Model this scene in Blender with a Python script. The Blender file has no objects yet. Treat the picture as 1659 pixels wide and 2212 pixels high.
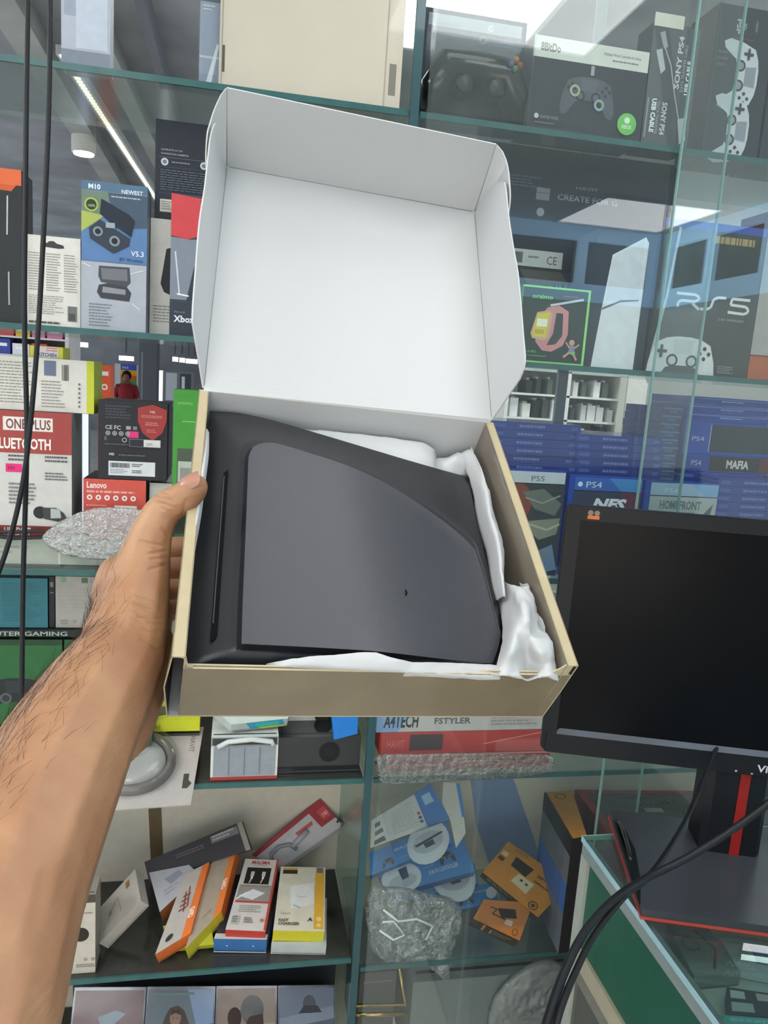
import bpy, bmesh, math, random
from mathutils import Vector, Matrix, noise
random.seed(7)
C = bpy.context.scene.collection
SC = bpy.context.scene
# ------------------------------------------------------------------ camera
E = 1.55                       # eye height
FPX = 1640.0
RX = Vector((0.98119634, 0.03405805, 0.18998371))     # world X,Y,Z seen in camera axes (right, down, forward)
RY = Vector((-0.18090166, -0.18090166, 0.96672084))
RZ = Vector((0.067293, -0.98291131, -0.17133889))
cd = bpy.data.cameras.new('camera'); cam = bpy.data.objects.new('camera', cd); C.objects.link(cam)
cd.sensor_fit = 'HORIZONTAL'; cd.sensor_width = 36.0; cd.lens = 36.0*FPX/1659.0; cd.clip_start = 0.02; cd.clip_end = 60
cam.matrix_world = Matrix(((RX[0], -RX[1], -RX[2], 0), (RY[0], -RY[1], -RY[2], 0), (RZ[0], -RZ[1], -RZ[2], E), (0, 0, 0, 1)))
SC.camera = cam
# ------------------------------------------------------------------ view + world + light panels
SC.view_settings.view_transform = 'Standard'; SC.view_settings.look = 'None'
SC.view_settings.gamma = 1; SC.view_settings.use_curve_mapping = False; SC.view_settings.exposure = -0.12
w = bpy.data.worlds.new('world'); SC.world = w; w.use_nodes = True
w.node_tree.nodes['Background'].inputs[0].default_value = (0.80, 0.90, 1.0, 1); w.node_tree.nodes['Background'].inputs[1].default_value = 1.15
SC.cycles.transparent_max_bounces = 48; SC.cycles.max_bounces = 8; SC.cycles.diffuse_bounces = 4
PANEL = 6.0                   # radiance of the ceiling light panels
CEIL = 1.15                    # shop ceiling above the eye
def area(name, loc, size, power, col=(1, 1, 1), rot=(0, 0, 0), sy=None):
    l = bpy.data.lights.new(name, 'AREA'); l.shape = 'RECTANGLE'; l.size = size; l.size_y = sy or size; l.energy = power; l.color = col
    o = bpy.data.objects.new(name, l); C.objects.link(o); o.location = loc; o.rotation_euler = rot; return o
# ------------------------------------------------------------------ pixel rays
def ray(px, py):
    c = Vector((px-829.5, py-1106.0, FPX))
    return Vector((RX.dot(c), RY.dot(c), RZ.dot(c)))
EYE = Vector((0, 0, E))
def isec(px, py, P, n):
    r = ray(px, py); return EYE + r*((P-EYE).dot(n)/r.dot(n))
def atY(px, py, Y): return isec(px, py, Vector((0, Y, 0)), Vector((0, 1, 0)))
def atZ(px, py, z): return isec(px, py, Vector((0, 0, E+z)), Vector((0, 0, 1)))
def atD(px, py, d): return EYE + ray(px, py)*(d/FPX)
# ------------------------------------------------------------------ materials
MATS = {}
def lin(h):
    h = h.lstrip('#'); h = ''.join(c+c for c in h) if len(h) == 3 else h; v = [int(h[i:i+2], 16)/255 for i in (0, 2, 4)]
    return tuple(((c+0.055)/1.055)**2.4 if c > 0.04045 else c/12.92 for c in v)+(1,)
def nt(name):
    m = bpy.data.materials.new(name); m.use_nodes = True; t = m.node_tree
    return m, t, t.nodes, t.links, t.nodes['Principled BSDF']
def M(hexc, rough=0.5, metal=0.0, var=0.05, scale=60.0, bump=0.0, coat=0.0, emit=0.0, spec=0.3):
    """procedural surface: base colour with a little noise mottling, optional bump"""
    key = (hexc, rough, metal, var, scale, bump, coat, emit, spec)
    if key in MATS: return MATS[key]
    m, t, N, L, b = nt('surface_'+hexc.strip('#'))
    c = lin(hexc)
    tc = N.new('ShaderNodeTexCoord'); no = N.new('ShaderNodeTexNoise'); no.inputs['Scale'].default_value = scale; no.inputs['Detail'].default_value = 3
    L.new(tc.outputs['Object'], no.inputs['Vector'])
    cr = N.new('ShaderNodeValToRGB'); e = cr.color_ramp.elements
    e[0].position = 0.3; e[1].position = 0.7
    e[0].color = tuple(x*(1-var) for x in c[:3])+(1,); e[1].color = tuple(min(1, x*(1+var)) for x in c[:3])+(1,)
    L.new(no.outputs['Fac'], cr.inputs['Fac']); L.new(cr.outputs['Color'], b.inputs['Base Color'])
    b.inputs['Roughness'].default_value = rough; b.inputs['Metallic'].default_value = metal; b.inputs['Coat Weight'].default_value = coat
    b.inputs['Specular IOR Level'].default_value = spec
    if bump:
        bm_ = N.new('ShaderNodeBump'); bm_.inputs['Strength'].default_value = bump; bm_.inputs['Distance'].default_value = 0.002
        L.new(no.outputs['Fac'], bm_.inputs['Height']); L.new(bm_.outputs['Normal'], b.inputs['Normal'])
    if emit:
        b.inputs['Emission Color'].default_value = c; b.inputs['Emission Strength'].default_value = emit
    MATS[key] = m; return m
def glassy(name, tint, refl=1.0, rough=0.0, haze=0.0, hazecol='#dfe6e8', bumps=0.0, bscale=40.0, ior=1.5, cap=1.0):
    """thin clear sheet: see-through, with mirror glints by Fresnel and some milky haze"""
    if name in MATS: return MATS[name]
    m, t, N, L, b = nt(name); N.remove(b)
    out = N['Material Output']
    tr = N.new('ShaderNodeBsdfTransparent'); tr.inputs[0].default_value = lin(tint)
    gl = N.new('ShaderNodeBsdfGlossy'); gl.inputs['Roughness'].default_value = rough
    df = N.new('ShaderNodeBsdfDiffuse'); df.inputs[0].default_value = lin(hazecol)
    fr = N.new('ShaderNodeFresnel'); fr.inputs['IOR'].default_value = ior
    mu = N.new('ShaderNodeMath'); mu.operation = 'MULTIPLY'; mu.use_clamp = True; mu.inputs[1].default_value = refl; L.new(fr.outputs[0], mu.inputs[0])
    if cap < 1:                                # coated thin sheet: the glancing mirror effect is limited
        mn = N.new('ShaderNodeMath'); mn.operation = 'MINIMUM'; mn.inputs[1].default_value = cap; L.new(mu.outputs[0], mn.inputs[0]); mu = mn
    m1 = N.new('ShaderNodeMixShader'); m2 = N.new('ShaderNodeMixShader')
    m1.inputs[0].default_value = haze; L.new(tr.outputs[0], m1.inputs[1]); L.new(df.outputs[0], m1.inputs[2])
    L.new(mu.outputs[0], m2.inputs[0]); L.new(m1.outputs[0], m2.inputs[1]); L.new(gl.outputs[0], m2.inputs[2]); L.new(m2.outputs[0], out.inputs[0])
    if bumps:
        tc = N.new('ShaderNodeTexCoord'); no = N.new('ShaderNodeTexNoise'); no.inputs['Scale'].default_value = bscale; no.inputs['Detail'].default_value = 2
        L.new(tc.outputs['Object'], no.inputs['Vector'])
        bp = N.new('ShaderNodeBump'); bp.inputs['Strength'].default_value = bumps; bp.inputs['Distance'].default_value = 0.01
        L.new(no.outputs['Fac'], bp.inputs['Height']); L.new(bp.outputs[0], gl.inputs['Normal']); L.new(bp.outputs[0], fr.inputs['Normal'])
    MATS[name] = m; return m
GLASS = lambda: glassy('clear_glass', '#fbfefd', 0.9, 0.0, 0.02, '#cdd8e0', cap=.09)
SHELF = lambda: glassy('shelf_glass', '#f0f8f6', 1.1, 0.12, 0.05, '#b8c8c8', cap=.22)
EDGE = lambda: M('#34605f', 0.2, 0, 0.12, 25, coat=0.3)
BAG = lambda: glassy('clear_bag', '#eef2f3', 2.6, 0.12, 0.10, '#eef3f5', 1.0, 60)
BLISTER = lambda: glassy('blister', '#f6f8f9', .6, 0.08, 0.02, '#e8eef0', cap=.15)
# ------------------------------------------------------------------ mesh builder
class MB:
    def __init__(s): s.v = []; s.f = []; s.m = []; s.mi = []; s.sm = []
    def mat(s, m):
        if m not in s.m: s.m.append(m)
        return s.m.index(m)
    def add(s, verts, faces, m, smooth=False):
        o = len(s.v); s.v += [Vector(v) for v in verts]; k = s.mat(m)
        for f in faces: s.f.append([i+o for i in f]); s.mi.append(k); s.sm.append(smooth)
    def poly(s, pts, m): s.add(pts, [list(range(len(pts)))], m)
    def prism(s, pts, d, m, side=None, back=None):
        """front polygon pts (ccw seen from outside) pushed along vector d"""
        n = len(pts); P = [Vector(p) for p in pts]; Q = [p+d for p in P]
        s.add(P, [list(range(n))], m); s.add(Q, [list(range(n))[::-1]], back or side or m)
        for i in range(n):
            j = (i+1) % n; s.add([P[i], Q[i], Q[j], P[j]], [[0, 1, 2, 3]], side[i] if isinstance(side, (list, tuple)) else (side or m))
    def box(s, a, b, m):
        x0, y0, z0 = a; x1, y1, z1 = b
        V = [(x0, y0, z0), (x1, y0, z0), (x1, y1, z0), (x0, y1, z0), (x0, y0, z1), (x1, y0, z1), (x1, y1, z1), (x0, y1, z1)]
        s.add(V, [[0, 3, 2, 1], [4, 5, 6, 7], [0, 1, 5, 4], [1, 2, 6, 5], [2, 3, 7, 6], [3, 0, 4, 7]], m)
    def tube(s, pts, r, m, seg=8, cap=True):
        P = [Vector(p) for p in pts]; n = len(P); R_ = r if isinstance(r, (list, tuple)) else [r]*n
        up = None; V = []; F = []
        for i in range(n):
            t = (P[min(i+1, n-1)]-P[max(i-1, 0)]).normalized()
            if up is None: up = t.orthogonal().normalized()
            up = (up - t*up.dot(t)).normalized(); b = t.cross(up)
            for k in range(seg):
                a = 2*math.pi*k/seg; V.append(P[i]+(up*math.cos(a)+b*math.sin(a))*R_[i])
        for i in range(n-1):
            for k in range(seg):
                F.append([i*seg+k, i*seg+(k+1) % seg, (i+1)*seg+(k+1) % seg, (i+1)*seg+k])
        if cap: F.append(list(range(seg))[::-1]); F.append([(n-1)*seg+k for k in range(seg)])
        s.add(V, F, m, True)
    def grid(s, rows, m, smooth=True):
        h = len(rows); wd = len(rows[0]); V = [p for r in rows for p in r]
        s.add(V, [[i*wd+j, i*wd+j+1, (i+1)*wd+j+1, (i+1)*wd+j] for i in range(h-1) for j in range(wd-1)], m, smooth)
    def ball(s, c, r, m, seg=12, sc=(1, 1, 1)):
        V = []; F = []; c = Vector(c)
        for i in range(seg//2+1):
            th = math.pi*i/(seg//2)
            for k in range(seg):
                a = 2*math.pi*k/seg; V.append(c+Vector((math.sin(th)*math.cos(a)*sc[0], math.sin(th)*math.sin(a)*sc[1], math.cos(th)*sc[2]))*r)
        for i in range(seg//2):
            for k in range(seg): F.append([i*seg+k, (i+1)*seg+k, (i+1)*seg+(k+1) % seg, i*seg+(k+1) % seg])
        s.add(V, F, m, True)
    def build(s, name, parent=None, label=None, cat=None, group=None, kind=None, origin=None):
        if parent is not None:
            o0 = Vector((0, 0, 0)); p = parent
            while p: o0 += p.location; p = p.parent
        else:
            if origin is None:
                xs = [v.x for v in s.v]; ys = [v.y for v in s.v]; zs = [v.z for v in s.v]
                origin = Vector(((min(xs)+max(xs))/2, (min(ys)+max(ys))/2, min(zs)))
            o0 = Vector(origin)
        me = bpy.data.meshes.new(name); me.from_pydata([v-o0 for v in s.v], [], s.f)
        for m in s.m: me.materials.append(m)
        me.polygons.foreach_set('material_index', s.mi); me.polygons.foreach_set('use_smooth', s.sm); me.update()
        o = bpy.data.objects.new(name, me); C.objects.link(o)
        if parent is not None: o.parent = parent
        else: o.location = o0
        tag(o, label, cat, group, kind); return o
def tag(o, label=None, cat=None, group=None, kind=None):
    if label: o['label'] = label
    if cat: o['category'] = cat
    if group: o['group'] = group
    if kind: o['kind'] = kind
    return o
def thing(name, loc, label, cat, group=None):
    o = bpy.data.objects.new(name, None); o.empty_display_size = 0.02; C.objects.link(o); o.location = loc
    return tag(o, label, cat, group)
def structure(mb, name): return mb.build(name, kind='structure')
# ------------------------------------------------------------------ lettering
GL = {}
def glyphs(s, bold):
    k = (s, bold)
    if k not in GL:
        cu = bpy.data.curves.new('t', 'FONT'); cu.body = s; cu.size = 1.0; cu.resolution_u = 2; cu.fill_mode = 'FRONT'; cu.offset = bold
        ob = bpy.data.objects.new('t', cu); C.objects.link(ob); bpy.context.view_layer.update()
        me = bpy.data.meshes.new_from_object(ob.evaluated_get(bpy.context.evaluated_depsgraph_get()))
        V = [(v.co.x, v.co.y) for v in me.vertices]; F = [list(p.vertices) for p in me.polygons]
        bpy.data.objects.remove(ob); bpy.data.curves.remove(cu); bpy.data.meshes.remove(me)
        wd = max([v[0] for v in V], default=1); GL[k] = (V, F, wd)
    return GL[k]
class Face:
    """a printed rectangle: u right 0..1, v down 0..1"""
    def __init__(s, mb, TL, TR, BR, BL, step=0.00012):
        s.mb = mb; s.q = [Vector(p) for p in (TL, TR, BR, BL)]
        s.W = ((s.q[1]-s.q[0]).length+(s.q[2]-s.q[3]).length)/2; s.H = ((s.q[3]-s.q[0]).length+(s.q[2]-s.q[1]).length)/2
        s.n = (s.q[1]-s.q[0]).cross(s.q[0]-s.q[3]).normalized(); s.k = 1; s.step = step
    def pt(s, u, v, k=None):
        a = s.q[0].lerp(s.q[1], u); b = s.q[3].lerp(s.q[2], u)
        return a.lerp(b, v)+s.n*(s.step*(s.k if k is None else k))
    def col(s, c): return M(c) if isinstance(c, str) else c
    def poly(s, uv, c): s.k += 1; s.mb.poly([s.pt(u, v) for u, v in uv][::-1], s.col(c)); return s
    def rect(s, u0, v0, u1, v1, c): return s.poly([(u0, v0), (u1, v0), (u1, v1), (u0, v1)], c)
    def disc(s, u, v, r, c, sy=1.0, seg=20):
        k = s.W/s.H
        return s.poly([(u+r*math.cos(-a), v-r*k*sy*math.sin(-a)*-1) for a in [-2*math.pi*i/seg for i in range(seg)]][::-1], c)
    def ring(s, u, v, r, t, c, seg=24):
        s.k += 1; k = s.W/s.H; V = []; F = []
        for i in range(seg):
            a = 2*math.pi*i/seg
            for rr in (r, r-t): V.append(s.pt(u+rr*math.cos(a), v+rr*k*math.sin(a)))
        for i in range(seg): j = (i+1) % seg; F.append([2*i, 2*i+1, 2*j+1, 2*j])
        s.mb.add(V, F, s.col(c)); return s
    def line(s, pts, t, c):
        """polyline of thickness t (fraction of W)"""
        k = s.W/s.H
        for (a, b) in zip(pts[:-1], pts[1:]):
            dx, dy = b[0]-a[0], (b[1]-a[1])/k; l = math.hypot(dx, dy) or 1e-6; nx, ny = -dy/l*t/2, dx/l*t/2*k
            s.poly([(a[0]+nx, a[1]+ny), (b[0]+nx, b[1]+ny), (b[0]-nx, b[1]-ny), (a[0]-nx, a[1]-ny)][::-1], c)
        return s
    def text(s, u, v, h, txt, c, al='l', rot=0.0, bold=0.0, w=None, sl=0.0):
        """h = capital height as a fraction of H; w = optional total width as a fraction of W; rot degrees clockwise"""
        V, F, wd = glyphs(txt, bold); s.k += 1; hh = h*s.H/0.7; sx = (w*s.W/wd if w else hh)
        ox = {'l': 0, 'c': -wd/2, 'r': -wd}[al]; ca, sa = math.cos(math.radians(rot)), math.sin(math.radians(rot)); P = []
        for x, y in V:
            X = (x+ox+sl*y)*sx; Y = -y*hh
            P.append(s.pt(u+(X*ca-Y*sa)/s.W, v+(X*sa+Y*ca)/s.H))
        s.mb.add(P, F, s.col(c)); return s
    def small(s, u0, v0, u1, v1, n, c, seed=1, th=0.45, rag=0.3, words=True):
        """n rows of print too small to read"""
        rd = random.Random(seed); hgt = (v1-v0)/n; s.k += 1
        for i in range(n):
            va = v0+i*hgt; e = u1-(u1-u0)*rag*rd.random(); u = u0
            while u < e:
                wl = (u1-u0)*rd.uniform(0.05, 0.16) if words else e-u0
                ue = min(e, u+wl)
                s.mb.poly([s.pt(u, va), s.pt(u, va+hgt*th), s.pt(ue, va+hgt*th), s.pt(ue, va)], s.col(c)); u = ue+(u1-u0)*0.02
        return s
    def bars(s, u0, v0, u1, v1, c, n=26, seed=2):
        rd = random.Random(seed); s.k += 1; x = u0; st = (u1-u0)/n
        while x < u1-st*0.5:
            wd = st*rd.choice([0.3, 0.5, 0.9])
            s.mb.poly([s.pt(x, v0), s.pt(x, v1), s.pt(x+wd, v1), s.pt(x+wd, v0)], s.col(c)); x += wd+st*rd.choice([0.3, 0.5])
        return s
    def pad(s, u, v, z, body, dark, rot=0.0, acc=None):
        """a picture of a game controller, z = half width as a fraction of W"""
        k = s.W/s.H; ca, sa = math.cos(math.radians(rot)), math.sin(math.radians(rot))
        T = lambda x, y: (u+(x*ca-y*sa)*z, v+(x*sa+y*ca)*z*k)
        out = [(-.5, -.55), (-.2, -.6), (.2, -.6), (.5, -.55), (.78, -.42), (.93, .0), (1, .45), (.9, .66), (.72, .6), (.45, .2), (.2, .14), (-.2, .14), (-.45, .2), (-.72, .6), (-.9, .66), (-1, .45), (-.93, .0), (-.78, -.42)]
        s.poly([T(*p) for p in out], body)
        s.poly([T(*p) for p in [(-.3, -.52), (.3, -.52), (.26, -.15), (-.26, -.15)]], acc or body)
        for x in (-.28, .28): a = T(x, .02); s.disc(a[0], a[1], .17*z, dark, seg=12); s.disc(a[0], a[1], .11*z, acc or body, seg=10)
        for dx, dy in ((0, -.13), (0, .13), (-.13, 0), (.13, 0)):
            a = T(.62+dx, -.2+dy); s.disc(a[0], a[1], .055*z, dark, seg=8)
        for p in ([(-.66, -.36), (-.58, -.36), (-.58, -.04), (-.66, -.04)], [(-.78, -.24), (-.46, -.24), (-.46, -.16), (-.78, -.16)]): s.poly([T(*q) for q in p], dark)
        return s
# ------------------------------------------------------------------ cartons
def carton(name, label, cat, TL, TR, BR, BL, thick, front, side=None, top=None, bottom=None, art=None, arts=None, group=None, parts=None, seam=True, left=None, right=None, parent=None):
    """six printed panels; art(F) prints the front, arts = {'top': fn, ...} the others; parts(face, thing) adds child pieces"""
    TL, TR, BR, BL = map(Vector, (TL, TR, BR, BL)); side = side or front
    n = (TR-TL).cross(TL-BL).normalized(); d = -n*thick
    mb = MB(); f = lambda c: M(c, 0.5, coat=0.03) if isinstance(c, str) else c
    b = [p+d for p in (TL, TR, BR, BL)]
    mb.poly([TL, BL, BR, TR], f(front)); mb.poly([b[0], b[1], b[2], b[3]], f(side))
    mb.poly([b[0], TL, TR, b[1]], f(top or side)); mb.poly([BL, b[3], b[2], BR], f(bottom or side))
    mb.poly([b[0], b[3], BL, TL], f(left or side)); mb.poly([TR, BR, b[2], b[1]], f(right or side))
    if seam:                                  # tuck flap line on the top and bottom ends
        for (p0, p1, p2, p3) in ((b[0], b[1], TR, TL), (BL, BR, b[2], b[3])):
            Fs = Face(mb, p0, p1, p2, p3); Fs.rect(0.03, 0.86, 0.97, 0.90, '#4a4a48' if side in ('#eceae4',) else '#2b2b2b')
    fr = Face(mb, TL, TR, BR, BL)
    if art: art(fr)
    for k_, fn in (arts or {}).items():
        q = {'top': (b[0], b[1], TR, TL), 'bottom': (BL, BR, b[2], b[3]), 'left': (b[0], TL, BL, b[3]), 'right': (TR, b[1], b[2], BR)}[k_]
        fn(Face(mb, *q))
    if parts:
        t = thing(name, (TL+TR+BR+BL)/4*1.0-Vector((0, 0, 0)), label, cat, group)
        t.location = Vector(((BL.x+BR.x)/2, BL.y, min(v.z for v in mb.v)))
        mb.build('carton', t); parts(fr, t); return t
    return mb.build(name, parent, label if parent is None else None, cat if parent is None else None, group)
def stand(name, label, cat, px, Y, zb, thick, front, **k):
    """upright box facing the aisle; px = (left, top, right) read at mid height, zb = what it stands on (above the eye)"""
    l, t, r = px; m = (l+r)/2
    zt = atY(m, t, Y).z; q = atY(m, t, Y); pm = None
    zm = (zt+E+zb)/2
    def xat(p):                               # x where column p crosses mid height
        lo, hi = 0, 2300
        for _ in range(30):
            mid = (lo+hi)/2
            if atY(p, mid, Y).z > zm: lo = mid
            else: hi = mid
        return atY(p, lo, Y).x
    x0, x1 = xat(l), xat(r); z0 = E+zb
    return carton(name, label, cat, (x0, Y, zt), (x1, Y, zt), (x1, Y, z0), (x0, Y, z0), thick, front, **k)
def nrm(az, el):
    a, e = math.radians(az), math.radians(el)
    return Vector((math.sin(a)*math.cos(e), -math.cos(a)*math.cos(e), math.sin(e)))
def lying(name, label, cat, quad, az, el, thick, anchor, zb, front, **k):
    """tumbled box: quad = face corners TL,TR,BR,BL; anchor = pixel where its lower rear edge meets the surface at height zb"""
    n = nrm(az, el); P = atZ(anchor[0], anchor[1], zb)+n*thick
    return carton(name, label, cat, *[isec(x, y, P, n) for x, y in quad], thick, front, **k)
def sticker(F, t, u0, v0, u1, v1, c, art=None, name='price_sticker', label=None, lift=0.0006):
    mb = MB(); q = [F.pt(u0, v0, 0), F.pt(u1, v0, 0), F.pt(u1, v1, 0), F.pt(u0, v1, 0)]; q = [p+F.n*lift for p in q]
    mb.prism([q[0], q[3], q[2], q[1]], -F.n*0.0003, F.col(c))
    if art: art(Face(mb, *q))
    o = mb.build(name, t)
    if label: o['label'] = label
    return o
# ================================================================== SETTING
S0, S1, S2, S3, S4, S5 = 0.395, 0.04, -0.325, -0.69, -1.045, -1.33
YF, YB = 1.20, 1.46
mb = MB(); mb.box((-4, -3, -0.05), (6, 19, 0), M('#cfccc4', 0.35, var=0.1, scale=3)); structure(mb, 'floor')
mb = MB(); mb.box((-4, -3, E+CEIL), (6, 1.9, E+CEIL+0.05), M('#ecece8', 0.8)); structure(mb, 'ceiling')
mb = MB(); mb.box((-6, 1.9, E+1.5), (6, 19, E+1.55), M('#a2a6ab', 0.6, var=0.25, scale=2))
def ceiling_beam(pa, pb, wd, m):
    a, b = atZ(*pa, 1.40), atZ(*pb, 1.40); d = (b-a).normalized(); a = a-d*2; b = b+d*6; s = Vector((-d.y, d.x, 0))*wd
    if a.y < 1.92: a = a+d*((1.92-a.y)/d.y)
    mb.prism([a-s, a+s, b+s, b-s], Vector((0, 0, .1)), m)
ceiling_beam((20, 40), (245, 400), .07, M('#b4b8b4', .5, var=.15, scale=3)); ceiling_beam((180, 20), (330, 330), .045, M('#b9bdb8', .5, var=.15, scale=3)); ceiling_beam((300, 0), (365, 230), .02, M('#7d8088', .5))
mb.box((-4, 1.86, E+CEIL), (6, 1.9, E+1.55), M('#777b80', 0.6)); structure(mb, 'ceiling')
mb = MB(); mb.box((-6, 18, 0), (6, 18.1, 4), M('#8e9094', 0.7, var=0.3, scale=1.2)); structure(mb, 'wall_far')
mb = MB(); mb.box((1.6, 4.6, 0), (6, 4.7, 4), M('#a8aaa4', 0.7, var=0.1, scale=2)); structure(mb, 'wall_right')
# lower rear panel of the cabinet: cream, with a blue painted band
mb = MB(); mb.box((-1.4, YB, 0), (1.6, YB+0.02, E-0.42), M('#cdc6b4', 0.5, var=0.04)); structure(mb, 'wall_back')
def strip(name, pts, m):
    mb = MB(); P = [atY(x, y, YB-0.0015) for x, y in pts]; mb.prism(P, Vector((0, 0.001, 0)), m); return structure(mb, name)
strip('trim_1', [(1015, 1670), (1028, 1780), (1062, 1880), (1082, 1940), (1180, 1940), (1160, 1830), (1105, 1670)], M('#7f95b8', 0.5))
strip('trim_2', [(318, 1690), (330, 1960), (356, 1960), (346, 1690)], M('#6b5a40', 0.5))
# behind the photographer: back wall and side wall with blue window frames (seen mirrored in the cabinet glass)
def framed_wall(name, o, ux, L_, wins):
    mb = MB(); n = Vector((ux.y, -ux.x, 0)); blue = M('#8fb6d6', 0.4, emit=3.5); dark = M('#2c3138', 0.3); base = M('#d4d4d0', 0.6)  # frames are no lamps; the blue glow is added so their reflection shows
    P = lambda a, z, d=0: o+ux*a+Vector((0, 0, z))+n*d
    def slab(a0, z0, a1, z1, m, d): mb.prism([P(a0, z0, d), P(a1, z0, d), P(a1, z1, d), P(a0, z1, d)], -n*0.04, m)
    slab(0, 0, L_, E+0.64, base, 0); slab(0, E+0.64, L_, E+CEIL, dark, -0.03)
    zl, zh = E+0.64, E+CEIL; slab(0, zl, L_, zl+0.12, blue, 0.02); slab(0, zh-0.10, L_, zh, blue, 0.02)
    for a in wins: slab(a, zl+0.12, a+0.07, zh-0.10, blue, 0.02)
    return structure(mb, name)
framed_wall('wall_rear', Vector((2.9, -2.85, 0)), Vector((-1, 0, 0)), 5.5, (0.0, 0.55, 1.11, 1.67, 2.23, 2.8, 3.4, 4.0, 4.6, 5.2))
framed_wall('wall_side', Vector((2.95, 0.9, 0)), Vector((0, -1, 0)), 3.75, (0.0, 0.5, 1.0, 1.5, 2.05, 2.6, 3.15, 3.65))
def ceiling_light(x, y, s, label, sy=None, z=None, pw=None, name='ceiling_light_panel', grp=None):
    z = E+CEIL if z is None else z; sy = sy or s
    t = thing(name, (x, y, z-0.02), label, 'ceiling light', grp)
    mb = MB(); f = M('#e6e8ea', 0.4)
    for a, b in (((x-s/2-.02, y-sy/2-.02, z-.02), (x+s/2+.02, y-sy/2, z-.001)), ((x-s/2-.02, y+sy/2, z-.02), (x+s/2+.02, y+sy/2+.02, z-.001)), ((x-s/2-.02, y-sy/2, z-.02), (x-s/2, y+sy/2, z-.001)), ((x+s/2, y-sy/2, z-.02), (x+s/2+.02, y+sy/2, z-.001))): mb.box(a, b, f)
    mb.build('frame', t)
    mb = MB(); mb.box((x-s/2, y-sy/2, z-.012), (x+s/2, y+sy/2, z-.002), M('#fdfeff', 0.5, emit=pw or PANEL, var=0)); mb.build('diffuser', t)
ceiling_light(0.77, 0.09, 0.68, 'square white ceiling panel overhead, mirrored at the top of the right glass door', sy=0.74)
ceiling_light(2.43, -2.36, 0.74, 'square white ceiling panel in the corner of the blue framed walls')
ceiling_light(0.34, 0.80, 0.50, 'square white ceiling panel right above the open carton', pw=4.5)
ceiling_light(-0.75, -0.55, 0.74, 'square white ceiling panel added as fill on the left behind the photographer', pw=8)  # this panel and those below are out of view, added as fill
ceiling_light(-0.9, -2.0, 0.74, 'square white ceiling panel added as fill at the far left rear of the shop', pw=9)
ceiling_light(0.15, -2.0, 0.5, 'small square ceiling panel added as fill near the rear wall', pw=7)
ceiling_light(-2.1, 0.35, 0.74, 'white ceiling fill panel added far out to the left in line with the carton', pw=24)  # added far left so light reaches the dim lower right of the cabinet
t = thing('added_fill_wall', (-1.0, -2.75, 0), 'long glowing fill panel added behind the photographer, facing the cabinet', 'fill light')  # unseen glowing fill, added to light low upright surfaces
mb = MB(); mb.box((-2.65, -2.8, 0), (.55, -2.6, .35), M('#d8d8d4')); mb.box((-2.65, -2.8, .35), (-2.6, -2.6, 1.6), M('#d8d8d4')); mb.box((.5, -2.8, .35), (.55, -2.6, 1.6), M('#d8d8d4')); mb.box((-2.65, -2.8, 1.6), (.55, -2.6, 1.65), M('#d8d8d4')); mb.build('frame', t)
mb = MB(); mb.box((-2.59, -2.7, .36), (.49, -2.68, 1.59), M('#fff6ea', .5, emit=2.4, var=0)); mb.build('glowing_panel', t)
# ------------------------------------------------------------------ glass cabinet
def shelf(x0, x1, z, label, dark=False, y1=YB-0.003):
    t = thing('glass_shelf', (x0, YF, E+z), label, 'shelf', 'glass shelves of the cabinet')
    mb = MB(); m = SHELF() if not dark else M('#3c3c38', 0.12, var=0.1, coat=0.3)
    mb.box((x0, YF+0.004, E+z-0.004), (x1, y1, E+z+0.004), m); mb.build('pane', t)
    mb = MB(); mb.box((x0, YF, E+z-0.0045), (x1, YF+0.0039, E+z+0.0045), EDGE()); o = mb.build('polished_edge', t); o['label'] = 'green front edge of the glass'
XD = 0.238
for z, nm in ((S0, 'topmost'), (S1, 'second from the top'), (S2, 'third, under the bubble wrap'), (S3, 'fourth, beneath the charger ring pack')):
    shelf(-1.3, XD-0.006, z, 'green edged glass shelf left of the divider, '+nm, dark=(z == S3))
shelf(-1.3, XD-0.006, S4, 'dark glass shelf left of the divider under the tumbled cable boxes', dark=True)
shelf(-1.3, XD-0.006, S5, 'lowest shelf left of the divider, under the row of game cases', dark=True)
for z, nm in ((S0, 'under the boxed gamepads'), (S1, 'under the watch and console boxes'), (S2, 'under the blue game cases'), (S3, 'under the red keyboard cartons'), (S4-0.02, 'under the blue and orange boxes')):
    shelf(XD+0.012, 1.5, z, 'green edged glass shelf right of the divider, '+nm)
mb = MB(); mb.box((XD-0.004, YF+0.004, 0.1), (XD+0.006, YB-0.003, 2.6), SHELF())
t = thing('glass_divider', (XD, YF, 0.1), 'upright glass divider with a dark teal edge between the two cabinet halves', 'divider'); mb.build('pane', t)
mb = MB(); mb.box((XD-0.005, YF-0.006, 0.1), (XD+0.008, YF+0.0038, 2.6), M('#2f5358', 0.2, coat=0.4)); mb.build('polished_edge', t)
mb = MB(); mb.box((0.62, YB-0.012, E-0.42), (0.64, YB-0.002, 2.6), M('#7d8a8c', 0.3)); mb.build('cabinet_rail', label='thin grey upright rail at the rear of the right cabinet', cat='rail')
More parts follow.
